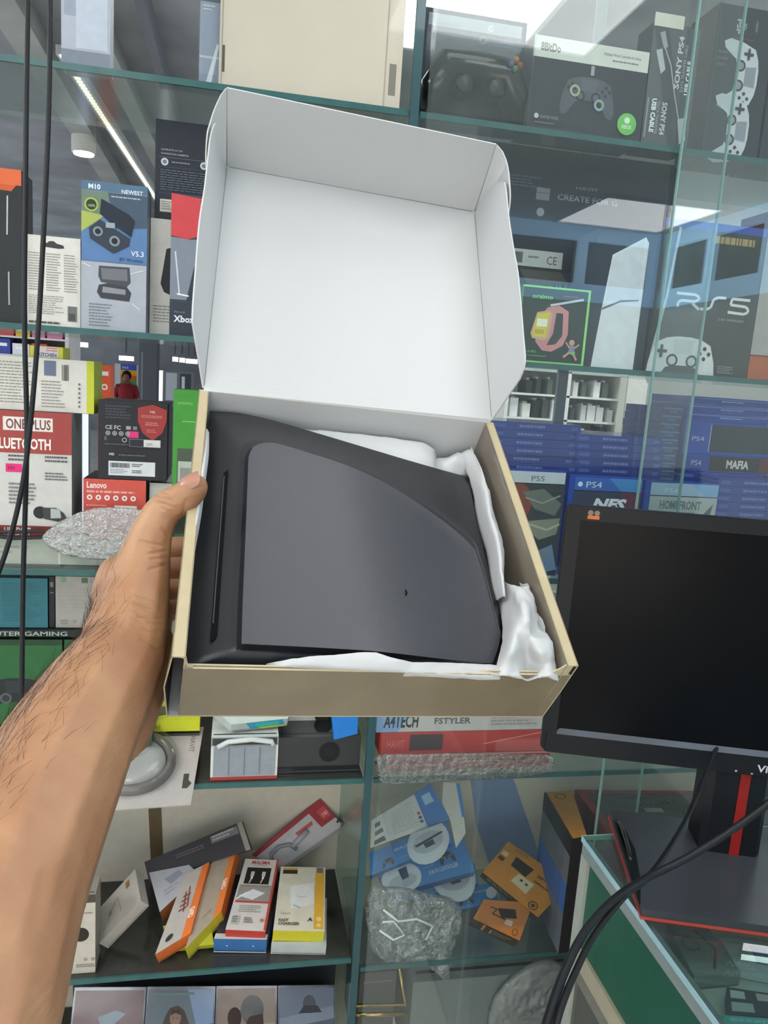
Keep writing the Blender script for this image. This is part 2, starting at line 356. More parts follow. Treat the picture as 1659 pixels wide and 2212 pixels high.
for i, (x0, x1, y, lb) in enumerate(((XD+0.02, 0.757, 1.193, 'left sliding glass door of the right cabinet half'), (0.672, 1.5, 1.183, 'right sliding glass door overlapping the left one'))):
    t = thing('sliding_glass_door', (x0, y, 0.3), lb, 'glass door', 'sliding glass doors')
    mb = MB(); mb.box((x0, y-0.002, 0.3), (x1, y+0.002, 2.6), GLASS()); mb.build('pane', t)
    e = x1 if i == 0 else x0
    mb = MB(); mb.box((e-0.0012, y-0.0027, 0.3), (e+0.0012, y+0.0027, 2.6), M('#7fa39c', 0.2, coat=0.5)); mb.build('polished_edge', t)
# ------------------------------------------------------------------ concourse seen through the left half
a = atZ(135, 118, 1.35); b = atZ(330, 418, 1.35); d = (b-a).normalized(); s = Vector((-d.y, d.x, 0)); b = b+d*4
t = thing('ceiling_light_strip', a, 'diagonal row of small warm ceiling lamps seen through the upper left shelves', 'ceiling light')
mb = MB(); mb.prism([a-s*.03, a+s*.03, b+s*.03, b-s*.03], Vector((0, 0, .04)), M('#c8ccca', 0.5)); mb.build('channel', t)
mb = MB(); k = 0; ln = (b-a).length
while k*.045 < ln: p = a+d*(k*.045); mb.prism([p-s*.014, p+s*.014, p+s*.014+d*.022, p-s*.014+d*.022], Vector((0, 0, -.006)), M('#fff6dd', 0.5, emit=1.6, var=0)); k += 1
mb.build('diode_row', t, kind='stuff')
for i, (x, y) in enumerate(((-2.6, 3.6), (0.7, 3.2), (-4.9, 7.5), (2.8, 3.4))):  # panels added to brighten the dim concourse by bounced light
    ceiling_light(x, y, .9, ('wide white fill panel added to the concourse ceiling, nearest on the far left', 'wide white fill panel added to the concourse ceiling behind the champagne carton', 'wide white fill panel added to the concourse ceiling, farthest away', 'wide white fill panel added to the concourse ceiling behind the right shelves')[i], z=E+1.49, pw=9, grp='added concourse fill panels')
p = atZ(181, 331, 1.30)
t = thing('ceiling_spotlight', (p.x, p.y, p.z), 'round glowing warm white ceiling lamp seen through the upper left shelves', 'ceiling light')
mb = MB(); mb.tube([(p.x, p.y, p.z+0.2), (p.x, p.y, p.z)], 0.075, M('#d9d9d0', 0.4), 20); mb.build('housing', t)
mb = MB(); mb.tube([(p.x, p.y, p.z), (p.x, p.y, p.z-0.01)], 0.062, M('#fff8e0', 0.5, emit=25, var=0), 20); mb.build('lens', t)
for i, (x, y) in enumerate(((172, 744), (272, 774), (378, 776), (393, 778), (407, 780), (420, 781))):
    d = 11.0; wl = .09 if i < 2 else .034; a = atY(x, y, d); t = thing('tube_lamp' if i < 2 else 'downlight', a, 'far bright lamp over the concourse, ' + ('upper one above the white totem', 'long one beside the ad pillar')[i] if i < 2 else 'one of four small far downlights in a row', 'ceiling light', 'far row of downlights' if i >= 2 else 'far tube lamps')
    mb = MB(); mb.box((a.x-wl, d, a.z-.03), (a.x+wl, d+.1, a.z+.03), M('#ffffff', 0.5, emit=4, var=0)); mb.build('lens', t)
    mb = MB(); mb.box((a.x-.01, d+.02, a.z+.03), (a.x+.01, d+.04, E+1.5), M('#55585c')); mb.build('stem', t)
def totem(name, label, cat, px, Y, front, art=None, parts=None, thick=0.15, z0=0, **k):
    l, t_, r = px; a = atY(l, t_, Y); b = atY(r, t_, Y)
    return carton(name, label, cat, (a.x, Y, a.z), (b.x, Y, a.z), (b.x, Y, z0), (a.x, Y, z0), thick, front, art=art, parts=parts, seam=False, **k)
totem('orange_totem', 'tall orange sign pillar with white lettering in the concourse', 'sign', (212, 788, 240), 6.0, '#f2683c', lambda F: F.rect(.2, .03, .8, .05, '#ffffff').disc(.5, .105, .25, '#ffffff').disc(.5, .105, .13, '#f2683c'))
totem('advertising_pillar', 'white advertising pillar with blue, yellow and orange stripes behind the person', 'sign', (248, 785, 298), 17.0, '#d9dcd8', lambda F: F.rect(.25, 0, .95, .08, '#4c5fc0').rect(.25, .08, .95, .15, '#f0b41e').rect(.25, .15, .95, .22, '#e4602c').rect(.25, .22, .95, .3, '#4f9a58').text(.3, .06, .03, 'SALE', '#ffffff'))
totem('light_box', 'tall glowing white light box beside the bluetooth headset box', 'sign', (166, 893, 191), 5.0, M('#dfe4ff', 0.4, emit=0.9, var=0), thick=.06, side='#6a6e74')
totem('light_tube', 'narrow upright white light tube left of the green box', 'lamp', (344, 800, 352), 7.0, M('#ffffff', 0.4, emit=1.4, var=0), thick=.04, side='#6a6e74')
totem('display_cabinet', 'grey display cabinet far behind the green slim box', 'cabinet', (352, 800, 420), 12.0, '#7d8086', lambda F: F.rect(.1, .02, .45, .3, '#c9ced6').rect(.55, .02, .9, .3, '#4e5258').rect(.1, .33, .9, .36, '#b8bcc0').rect(.6, .05, .7, .25, '#e8ecf0'))
totem('shop_column', 'grey square column in the concourse', 'column', (302, 700, 340), 13.0, '#6a6c72', lambda F: F.rect(.1, .2, .2, .9, '#9a9ca0'), z0=0, thick=.4)
# distant shop shelves full of coloured goods
t = thing('kiosk_shelving', (-2, 4.6, 0), 'white kiosk shelving holding rows of coloured goods behind the left shelves', 'shelving')
mb = MB(); a = atY(-60, 690, 4.6); b = atY(140, 690, 4.6)
for z in (E+.0, E+.10, E+.20, E+.30): mb.box((a.x, 4.6, z-0.01), (b.x, 4.9, z), M('#c9c6c4'))
mb.box((a.x, 4.9, 0), (b.x, 4.92, E+.42), M('#a5a0a4')); mb.box((b.x, 4.6, 0), (b.x+.02, 4.92, E+.42), M('#c9c6c4')); mb.box((a.x-.02, 4.6, 0), (a.x, 4.92, E+.42), M('#c9c6c4')); mb.build('frame', t)
rd = random.Random(5)
colz = {'#c2484a': 'red', '#d8b13c': 'mustard', '#7a5ea8': 'purple', '#dfe0e8': 'white', '#5b9a4e': 'green', '#3f4f9c': 'blue', '#c77a9a': 'pink'}
for r_ in range(3):
    x = a.x+.02; k = 0
    while x < b.x-.095:
        wd = rd.uniform(.05, .09); h = rd.uniform(.06, .088); c = rd.choice(list(colz)); z0 = E+.10*r_+.0006
        carton('goods_box', 'small blurred %s goods box on the %s row of the far kiosk' % (colz[c], ('bottom', 'middle', 'top')[r_]), 'box', (x, 4.62, z0+h), (x+wd, 4.62, z0+h), (x+wd, 4.62, z0), (x, 4.62, z0), .1, c, seam=False, group='goods boxes in the far kiosk', art=lambda F: F.rect(.2, .3, .8, .5, '#f2f2f2'))
        x += wd+.012; k += 1
# white shop shelving seen through the gap above the blue game cases
t = thing('white_bookcase', (1.9, 4.2, 0), 'white shop bookcase holding small dark goods above the blue game cases', 'shelving')
a = atY(1100, 850, 4.2); b = atY(1345, 850, 4.2); wb = M('#eeeee8', 0.5)
mb = MB()
for z in (E-.50, E-.30, E-.16, E-.02, E+.12): mb.box((a.x, 4.2, z-.012), (b.x, 4.5, z), wb)
for x in (a.x-.02, (a.x+b.x)/2, b.x): mb.box((x, 4.2, 0), (x+.02, 4.5, E+.14), wb)
mb.box((a.x, 4.5, 0), (b.x, 4.52, E+.14), M('#cfd2ce')); mb.build('frame', t)
for r_, z0 in enumerate((E-.30, E-.16, E-.02)):
    x = a.x+.03
    while x < b.x-.05:
        wd = rd.uniform(.022, .05); h = rd.uniform(.07, .11); c = rd.choice(['#33363a', '#4b5356', '#f4f6f6', '#f0f0ea', '#5d6a60', '#d8dadc', '#26282c'])
        if not (x < (a.x+b.x)/2+.03 and x+wd > (a.x+b.x)/2-.01):
            mb = MB(); mb.box((x, 4.25, z0+.0005), (x+wd, 4.38, z0+h), M(c, .5)); mb.box((x+wd*.25, 4.28, z0+h), (x+wd*.75, 4.35, z0+h+.012), M('#d0d2d0', .5))
            mb.build('bottle', label='small capped item on the %s level of the white bookcase' % ('lower', 'middle', 'upper')[r_], cat='bottle', group='goods in the white bookcase, %s level' % ('lower', 'middle', 'upper')[r_])
        x += wd+rd.uniform(.008, .05)
totem('white_door_panel', 'plain white cabinet door right of the bookcase', 'cabinet', (1356, 812, 1402), 4.1, '#e3e1d6', lambda F: F.rect(.0, 0, .06, 1, '#a9a79c').rect(.82, .2, .88, .25, '#8a8a88'), thick=.08)
# person far away in the concourse
def far_person():

    p = atY(273, 868, 15.5); x, y = p.x, 15.5
    x = 0; y = 0
    def bld(n): mb.v = [v+t.location for v in mb.v]; mb.build(n, t)
    t = thing('person', (p.x, 15.5, 0), 'person with dark hair in a dark red shirt standing far off in the concourse', 'person')
    verts = [(0, 0, .95), (0, 0, 1.15), (0, 0, 1.38), (0, 0, 1.5), (0, 0, 1.62), (-.19, 0, 1.4), (-.25, 0, 1.12), (-.14, -.2, .98), (.19, 0, 1.4), (.25, 0, 1.12), (.14, -.2, .98), (-.1, 0, .9), (-.11, 0, .48), (-.12, 0, .06), (-.12, -.14, .03), (.1, 0, .9), (.11, 0, .48), (.12, 0, .06), (.12, -.14, .03)]
    ed = [(0, 1), (1, 2), (2, 3), (3, 4), (2, 5), (5, 6), (6, 7), (2, 8), (8, 9), (9, 10), (0, 11), (11, 12), (12, 13), (13, 14), (0, 15), (15, 16), (16, 17), (17, 18)]
    rad = [.15, .14, .16, .055, .1, .07, .045, .035, .07, .045, .035, .09, .065, .045, .04, .09, .065, .045, .04]
    me = bpy.data.meshes.new('body'); me.from_pydata(verts, ed, []); o = bpy.data.objects.new('body', me); C.objects.link(o); o.parent = t
    md = o.modifiers.new('s', 'SKIN'); o.modifiers.new('u', 'SUBSURF').levels = 1
    for i, r_ in enumerate(rad): me.skin_vertices[0].data[i].radius = (r_, r_*.8)
    me.skin_vertices[0].data[0].use_root = True; me.materials.append(M('#8a5a42', .6))
    bpy.context.view_layer.update(); m2 = bpy.data.meshes.new_from_object(o.evaluated_get(bpy.context.evaluated_depsgraph_get())); o.modifiers.clear(); o.data = m2
    mb = MB(); mb.tube([(x, y, 1.46), (x, y, 1.36), (x, y, 1.2), (x, y, .95), (x, y, .86)], [.09, .21, .2, .19, .19], M('#9c2f34', .8), 14)
    for s_ in (-1, 1): mb.tube([(x+s_*.17, y, 1.42), (x+s_*.25, y, 1.2), (x+s_*.26, y, 1.12)], [.08, .065, .06], M('#9c2f34', .8), 10)
    bld('shirt')
    mb = MB()
    for s_ in (-1, 1): mb.tube([(x+s_*.08, y, .96), (x+s_*.1, y, .5), (x+s_*.12, y, .08)], [.115, .085, .07], M('#2a2c34', .8), 10)
    bld('trousers')
    mb = MB(); mb.ball((x, y+.02, 1.66), .115, M('#17130f', .7), 14, (1, 1.05, 1.1)); bld('hair')
    mb = MB(); mb.ball((x, y-.05, 1.61), .085, M('#9a6a50', .6), 12, (.9, 1, 1.2)); mb.ball((x, y-.14, 1.60), .018, M('#9a6a50', .6), 8); bld('face'); t.scale = (.78, .78, .78)
far_person()
# ================================================================== GOODS, LEFT HALF
W_, K_, G_ = '#eceae4', '#22252a', '#8a8c90'
Z0, Z1, Z2, Z3, Z4, Z5 = [z+0.0048 for z in (S0, S1, S2, S3, S4, S5)]
# -- top shelf
def art(F):
    F.rect(.012, .72, .03, .9, '#56544e'); F.rect(.93, .68, .97, .9, '#7d7a70'); F.rect(.012, 0, .016, 1, '#9b9484'); F.rect(.905, 0, .911, 1, '#a39c8b')
    F.rect(.955, .0, .99, .06, '#56544e')
stand('plain_carton', 'large glossy champagne coloured carton standing on the topmost left shelf', 'box', (476, -110, 872), 1.212, Z0, .20, M('#c6bfae', 0.16, 0.0, 0.03, 8, bump=0.25, coat=0.6), side='#a8a190', art=art)
def blister_pack(name, label, px, Y, zb, thick, back, art, top=None, inner=None):
    """printed card behind a clear moulded shell"""
    def pr(F, t):
        mb = MB(); q = [F.pt(.04, .04, 0), F.pt(.04, .97, 0), F.pt(.96, .97, 0), F.pt(.96, .04, 0)]; q = [p+F.n*thick for p in q]
        mb.prism(q, -F.n*(thick-.001), BLISTER()); mb.build('clear_shell', t)
        if inner: inner(F, t)
    return stand(name, label, 'package', px, Y, zb, .003, back, art=art, parts=pr, seam=False)
blister_pack('blister_pack', 'clear plastic package with a grey insert left of the champagne carton', (432, -60, 474), 1.225, Z0, .04, '#9aa4b4',
             lambda F: F.rect(0, .72, 1, .74, '#c7ccd4').poly([(.3, 1), (.9, .6), (1, .62), (.6, 1)], '#e8ecf0').rect(0, .05, 1, .25, '#5d6068').small(.15, .28, .8, .34, 2, '#d6dae0', 3))
stand('grey_carton', 'pale grey blue carton on the topmost left shelf nearest the two hanging cables', 'box', (132, -80, 238), 1.222, Z0+.0, .03, '#aab2bd', art=lambda F: F.rect(.06, .05, .94, .5, '#98a2b0').rect(.3, .1, .95, .8, '#b9c3cf').rect(0, .82, 1, 1, '#7f8894'))
# -- second shelf
def art(F):
    F.rect(0, 0, 1, .10, '#d9683c'); F.poly([(.0, .10), (.9, .10), (.8, .14), (0, .13)], '#c55a32'); F.line([(.72, .17), (.70, .42)], .03, '#b9bdb8'); F.line([(.72, .66), (.72, .88)], .03, '#a9ada8'); F.line([(.1, .2), (.55, .45), (.3, .9)], .02, '#3c4244')
stand('headset_box', 'black box with an orange top band at the left edge on the second shelf', 'box', (-60, 362, 48), 1.225, Z1, .06, '#2a2d2f', art=art, top='#d9683c')
def art(F):
    F.poly([(.26, .08), (.38, .075), (.42, .055), (.5, .05), (.56, .075), (.68, .09), (.7, .12), (.6, .13), (.3, .12)], '#3a3c3c')
    for c in range(3): F.small(.03+c*.33, .19, .31+c*.33, .62, 15, '#8c8a84', 20+c, .35)
    F.small(.03, .66, .7, .88, 9, '#9a9892', 31, .35); F.rect(.76, .76, .93, .93, '#6e706e'); F.rect(.78, .84, .9, .92, '#4a4c4a'); F.small(.03, .95, .75, .985, 1, '#55534e', 5, .6)
stand('hang_card_box', 'white back of a hanging package with tiny print, left of the earbud box', 'box', (58, 511, 174), 1.232, Z1, .03, '#d9d7cf', art=art)
def earbud_case(F, u, v, s, body, lid):
    F.poly([(u-s*.35, v-.20), (u+s*.9, v-.11), (u+s*1.15, v-.07), (u+s*1.0, v+.04), (u+s*.0, v-.05), (u-s*.42, v-.1)], lid)
    F.poly([(u-s*.9, v-.0), (u-s*.4, v-.06), (u+s*.95, v+.05), (u+s*.9, v+.10), (u+s*.2, v+.16), (u-s*.85, v+.07)], body)
    F.disc(u-s*.5, v+.02, s*.22, '#7f9098'); F.disc(u-s*.5, v+.02, s*.13, '#20262c'); F.disc(u+s*.25, v+.075, s*.24, '#7f9098'); F.disc(u+s*.25, v+.075, s*.14, '#20262c')
    F.rect(u-.05, v-.045, u+.09, v-.01, '#98a8b4')
def art(F):
    F.rect(0, 0, 1, .06, '#55728c'); F.text(.1, .05, .032, 'M10', '#e8ecee', bold=.03); F.text(.6, .062, .026, 'NEWEST', '#dfe8ee', bold=.02)
    F.rect(0, .065, 1, .53, '#5b7fae'); F.poly([(0, .065), (.45, .065), (.25, .3), (0, .3)], '#6e8270'); F.poly([(.4, .065), (1, .065), (1, .28), (.5, .3)], '#48586a'); F.poly([(0, .2), (.35, .22), (0, .34)], '#a8b45c')
    F.disc(.15, .155, .105, '#a9bb5a'); F.disc(.15, .155, .08, '#2d3c30'); F.text(.15, .17, .016, '100%', '#c8d88a', 'c'); F.small(.45, .085, .93, .10, 1, '#a8bcc8', 3, .6)
    earbud_case(F, .42, .31, .34, '#343c48', '#232c38'); F.text(.76, .475, .034, 'V5.3', '#dfe8f4', bold=.02); F.text(.58, .515, .022, 'BT Wireless', '#1e2c48')
    F.rect(0, .535, 1, 1, '#aab0ba'); F.poly([(.27, .56), (.74, .555), (.76, .66), (.7, .69), (.3, .67), (.26, .63)], '#4a4e54'); F.poly([(.3, .575), (.7, .57), (.71, .65), (.32, .65)], '#71757c')
    F.poly([(.27, .69), (.4, .675), (.7, .69), (.77, .73), (.74, .79), (.3, .78), (.24, .74)], '#3d4046'); F.poly([(.33, .7), (.68, .71), (.68, .745), (.32, .74)], '#8c9096')
    F.small(.12, .82, .5, .985, 8, '#767c86', 8, .4); F.line([(.02, .55), (.14, .57)], .012, '#dfe3e8'); F.line([(.75, .6), (.95, .57)], .012, '#d8dce2'); F.line([(.78, .8), (.9, .84)], .01, '#dfe3e8')
stand('earbud_box', 'blue and grey earbud box on the second left shelf', 'box', (176, 396, 317), 1.228, Z1, .045, '#8a96a6', side='#6e7884', art=art,
      parts=lambda F, t: (sticker(F, t, .62, .865, .84, .93, '#d9d6c8', lambda S: S.small(.1, .1, .9, .9, 4, '#a8a598', 3)), sticker(F, t, .52, .845, .58, .87, '#eceae4')))
def art(F):
    F.poly([(.45, .25), (.75, .22), (.95, .3), (.95, .6), (.7, .66), (.4, .62), (.3, .55)], '#2e3136'); F.small(.1, .74, .95, .9, 6, '#9a9a98', 5)
stand('mouse_box', 'white box with a dark mouse picture under the tall black gamepad box', 'box', (324, 474, 400), 1.262, Z1, .05, '#dedcd6', art=art)
zt = atY(370, 474, 1.262).z-E
def art(F):
    F.text(.08, .305, .018, 'GAMENOTE AV 590', '#aab0ba'); F.text(.08, .345, .018, '12 FUNCTION GAMEPAD', '#aab0ba', bold=.01); F.rect(.06, .37, .98, .374, '#6e747e')
    for u in (.14, .72): F.disc(u, .42, .055, '#c2c6cc'); F.disc(u, .42, .03, '#6b7078')
    F.small(.24, .41, .62, .44, 1, '#7d838e', 2); F.small(.08, .5, .95, .72, 9, '#5f6570', 4, .35); F.rect(.06, .47, .98, .473, '#5b616c'); F.rect(.06, .74, .98, .743, '#5b616c')
stand('gamepad_box', 'tall black gamepad box with white round icons stacked on the mouse box', 'box', (335, 265, 480), 1.264, zt+.0006, .06, '#282c36', art=art,
      parts=lambda F, t: sticker(F, t, .08, .8, .3, .93, '#cfcdc6', lambda S: S.small(.1, .15, .9, .9, 4, '#8c8a86', 3)))
def art(F):
    F.poly([(0, 0), (1, .03), (1, .3), (.6, .28), (.35, .31), (0, .29)], '#c8454a'); F.disc(.75, .15, .12, '#7c2c30'); F.poly([(.6, .03), (.85, .04), (.9, .12), (.65, .1)], '#5c2428')
    F.poly([(0, .30), (.4, .31), (.75, .3), (1, .4), (1, .74), (0, .74)], '#7e8794'); F.poly([(.35, .74), (.5, .5), (.85, .35), (1, .4), (1, .74)], '#333a46'); F.line([(.1, .4), (.2, .7)], .03, '#c9d0da'); F.line([(.15, .7), (.4, .71)], .03, '#eef1f4')
    F.rect(0, .76, 1, 1, '#333b46'); F.text(.1, .835, .014, 'Microsoft', '#8a929c'); F.text(.1, .9, .045, 'Xbox', '#e2e6ea', bold=.03)
stand('controller_box', 'red topped controller package touching the left edge of the raised lid', 'box', (368, 422, 470), 1.222, Z1, .03, '#3a424e', art=art)
# -- third shelf
ZP = atY(60, 1162, 1.235).z-E
stand('pale_flat_box', 'long pale grey green flat box under the maroon topped headset box', 'box', (-140, 1163, 282), 1.232, Z2, .09, '#a9b0a4', art=lambda F: F.rect(.62, .0, .63, 1, '#c9cec4').small(.1, .3, .5, .7, 2, '#8f968c', 3), top='#b9c0b4')
def art(F):
    F.rect(0, 0, 1, .325, '#a04642'); F.rect(.495, .045, .86, .15, '#e0dad4'); F.text(.515, .135, .075, 'ONE PLUS', '#7a4442', bold=.02, w=.33); F.text(.42, .29, .08, 'BLUETOOTH', '#ece6de', bold=.03, w=.425)
    F.small(.53, .34, .70, .40, 2, '#55565a', 3); F.small(.80, .34, .98, .40, 2, '#55565a', 4); F.small(.80, .47, .98, .54, 3, '#66676a', 6); F.small(.53, .56, .74, .74, 6, '#77787a', 7)
    F.disc(.76, .79, .05, '#26282a'); F.poly([(.78, .75), (.88, .75), (.94, .79), (.96, .83), (.9, .86), (.79, .84)], '#3b3f42'); F.poly([(.84, .755), (.91, .76), (.92, .83), (.84, .835)], '#aeb4b2')
    F.rect(0, .90, 1, 1, '#7a3230'); F.text(.49, .975, .06, 'HEADSET', '#d2ccc6', w=.2, bold=.02)
stand('headset_box', 'white and maroon bluetooth headset box on the third left shelf', 'box', (-140, 886, 155), 1.235, ZP, .08, '#c9c8c4', side='#8a8a8c', top='#7a3c3a', art=art,
      parts=lambda F, t: sticker(F, t, .51, .41, .63, .475, '#e0307a', lambda S: S.text(.1, .7, .4, '350', '#6a1840'), label='pink price sticker'))
zt = atY(10, 886, 1.235).z-E
def art(F):
    F.rect(.95, 0, 1, 1, '#c3c838'); F.rect(.03, .05, .05, .12, '#55602a'); F.bars(.78, .1, .83, .4, '#55554f', 8); F.rect(.66, .04, .74, .32, '#6d7690')
    F.small(.02, .2, .3, .95, 12, '#8c8c84', 3, .3, .5); F.small(.33, .1, .6, .9, 14, '#8c8c84', 4, .3, .4); F.small(.64, .42, .8, .95, 9, '#8c8c84', 5, .3, .3); F.rect(.05, .45, .17, .7, '#b9b9b0'); F.rect(.055, .46, .165, .69, '#dcdad2')
    for i in range(6): F.disc(.9, .45+i*.085, .008, '#6c6c66')
stand('cable_box', 'white box with a yellow end and fine print lying on the bluetooth headset box', 'box', (-120, 770, 203), 1.25, zt+.0006, .07, '#d8d6ce', side='#c3c838', top='#cfcdc6', art=art)
zt2 = atY(100, 775, 1.25).z-E
stand('kitchen_box', 'small yellow box with blue lettering on top of the yellow ended white box', 'box', (64, 748, 136), 1.262, zt2+.0006, .05, '#dcd64e', art=lambda F: F.rect(.15, .05, .85, .95, '#e8e0dc').text(.25, .85, .3, 'KITCHEN', '#44509c', w=.55, bold=.02).small(.5, .1, .85, .5, 2, '#d87a8a', 4))
def art(F):
    F.rect(0, 0, .9, .1, '#e86a3c'); F.text(.05, .13, .07, 'Lenovo', '#f0dcd8', bold=.02); F.rect(0, 0, 1, .0, '#c8503c')
def art(F):
    F.text(.05, .105, .07, 'Lenovo', '#f0dcd8', bold=.03, w=.32); F.small(.05, .135, .9, .165, 1, '#e0a8a0', 2, .8, .1)
    for i in range(6): F.disc(.1+.14*i, .215, .045, '#f0e4e0'); F.disc(.1+.14*i, .215, .02, '#c05a50')
    F.rect(.5, .3, .86, .36, '#e4d8d2'); F.small(.05, .3, .4, .33, 1, '#e0a8a0', 3)
stand('earphone_box', 'red earphone box with a row of round white icons under the black box', 'box', (180, 1036, 314), 1.245, Z2, .10, '#cf5548', side='#3a2526', art=art)
zt = atY(248, 1036, 1.245).z-E
def art(F):
    F.small(.1, .06, .5, .24, 5, '#4d5058', 3, .35); F.text(.1, .36, .05, 'CE FC', '#b9bcc0', bold=.02)
    for i in range(4): F.ring(.14+.095*i, .41, .033, .01, '#b9bcc0'); F.disc(.14+.095*i, .41, .012, '#b9bcc0')
    F.rect(.40, .31, .47, .355, '#9a9da2'); F.rect(.5, .31, .56, .355, '#7a7d82'); F.text(.09, .5, .05, 'E', '#85888e'); F.ring(.38, .49, .035, .01, '#b9bcc0')
    F.poly([(.57, .07), (.78, .02), (.99, .08), (.99, .22), (.93, .38), (.79, .48), (.64, .39), (.57, .24)], '#9d3a38'); F.text(.78, .13, .03, 'MSI', '#e0b8b0', 'c', bold=.02); F.small(.62, .16, .94, .2, 2, '#c88', 4); F.small(.68, .25, .9, .3, 2, '#c88', 5); F.small(.7, .34, .86, .39, 2, '#c77', 6)
    F.rect(.45, .47, .91, .57, '#8c8f94'); F.rect(.455, .475, .66, .565, '#2a2d32'); F.rect(.66, .475, .9, .565, '#d0d2cc'); F.text(.7, .55, .035, 'DPI', '#6a6c6a')
    F.text(.16, .69, .03, 'MSI', '#c9ccd0', bold=.03); F.small(.3, .675, .72, .695, 1, '#6d7076', 7, .7); F.small(.1, .54, .5, .57, 1, '#5a5d64', 8)
stand('mouse_box', 'black box with a dark red shield badge stacked on the red earphone box', 'box', (212, 868, 361), 1.247, zt+.0006, .09, '#25262c', side='#1f2024', art=art,
      parts=lambda F, t: (sticker(F, t, .42, .375, .58, .46, '#d63a7c', label='pink price sticker'), sticker(F, t, .15, .765, .83, .95, '#d3d8da', lambda S: (S.bars(.04, .12, .45, .45, '#3a3d40'), S.small(.04, .55, .45, .9, 3, '#9a9da0', 2), S.small(.5, .15, .75, .4, 2, '#4a4d50', 3), S.small(.5, .6, .72, .85, 2, '#4a4d50', 4)), name='barcode_label')))
def art(F):
    F.text(.15, .09, .022, 'oraimo', '#8cc87a'); F.rect(.35, .19, .9, .196, '#7fc86a'); F.rect(.18, .36, .86, .64, '#4c5a4c'); F.rect(.22, .44, .8, .62, '#b4bcb0'); F.rect(.3, .48, .72, .59, '#8a928a')
    F.rect(0, .66, 1, .68, '#7fdc50'); F.rect(0, .69, 1, 1, '#1f3324'); F.rect(.16, .72, .85, .88, '#142418'); F.text(.2, .76, .03, 'oraimo', '#8cdc70'); F.small(.15, .9, .85, .98, 2, '#3a5a40', 5)
g0 = atY(400, 1040, 1.235)
stand('slim_green_box', 'slim bright green upright box between the black box and the held carton', 'box', (372, 842, 428), 1.238, Z2+.028, .05, '#44953a', side='#35782e', art=art)
stand('white_box', 'white box with a small green mark under the slim green box', 'box', (322, 1045, 430), 1.262, Z2, .04, '#dcdcd6', art=lambda F: F.disc(.1, .25, .05, '#8ac05a').small(.05, .45, .3, .6, 2, '#b0b0aa'))
mb = MB(); a = atY(372, 1150, 1.232); b = atY(428, 1150, 1.232); mb.box((a.x, 1.232, E+Z2), (b.x, 1.261, E+Z2+.0275), M('#262a28')); mb.box((a.x+.002, 1.2312, E+Z2+.004), (b.x-.002, 1.232, E+Z2+.02), M('#55605a')); mb.build('adapter_box', label='small flat black box underneath the slim green box', cat='box')
# bubble wrap bundle, cable and clear tray
def lump(name, label, cat, pts, m, seed=1, amp=.006, fr=30, seg=(26, 14), group=None, kind=None, squash=.55, ridges=True, sub=3):
    """closed crumpled bag: pts = outline pixels on plane Y, thickness grows toward the middle"""
    P = pts; n = len(P); c = sum(P, Vector())/n; mb = MB(); nrm_ = (P[n//4]-c).cross(P[0]-c).normalized(); 
    if nrm_.y > 0: nrm_ = -nrm_
    size = sum((p-c).length for p in P)/n; rings = seg[1]
    dense = []
    for i in range(n):
        for k in range(sub):
            t = k/sub; p0, p1, p2, p3 = P[i-1], P[i], P[(i+1) % n], P[(i+2) % n]
            dense.append(.5*((2*p1)+(p2-p0)*t+(2*p0-5*p1+4*p2-p3)*t*t+(3*p1-p0-3*p2+p3)*t**3))
    m_ = len(dense); rows = []
    for s_ in (1, -1):
        for j in range(rings+1):
            f = j/rings if s_ == 1 else 1-j/rings
            if s_ == -1 and j == 0: continue
            row = []
            for p in dense:
                q = c+(p-c)*f; h = size*squash*math.sqrt(max(0, 1-f*f))*s_
                d = Vector((seed*7.1, 0, 0)); e = noise.noise(q*fr+d); g = (1-abs(noise.noise(q*fr*1.7+d*2))*2) if ridges else 0
                row.append(q+nrm_*(h*(.8+.3*e)+(amp*g if f < 1 or s_ == 1 else 0)*(1 if s_ == 1 else 0)))
            rows.append(row+[row[0]])
    mb.grid(rows, m); return mb.build(name, label=label, cat=cat, group=group, kind=kind)
BW = glassy('bubble_film', '#f6faf6', 4.0, 0.12, 0.24, '#ffffff', 1.0, 140, cap=.8)
lump('bubble_wrap_bundle', 'crumpled bundle of clear bubble wrap in front of the red earphone box', 'packaging', [atY(x, y, 1.215) for x, y in ((92, 1160), (130, 1128), (190, 1100), (260, 1096), (325, 1108), (345, 1150), (320, 1190), (255, 1208), (180, 1206), (120, 1190))], BW, 3, .0022, 75, squash=.14, seg=(26, 34), sub=9)
mb = MB(); mb.tube([atY(x, y, 1.222) for x, y in ((-30, 1156), (30, 1163), (88, 1161), (112, 1154), (85, 1147), (30, 1150), (-30, 1148))], .0028, M('#26282c', .5), 8); mb.build('coiled_cable', label='black cable loop lying before the bluetooth headset box', cat='cable')
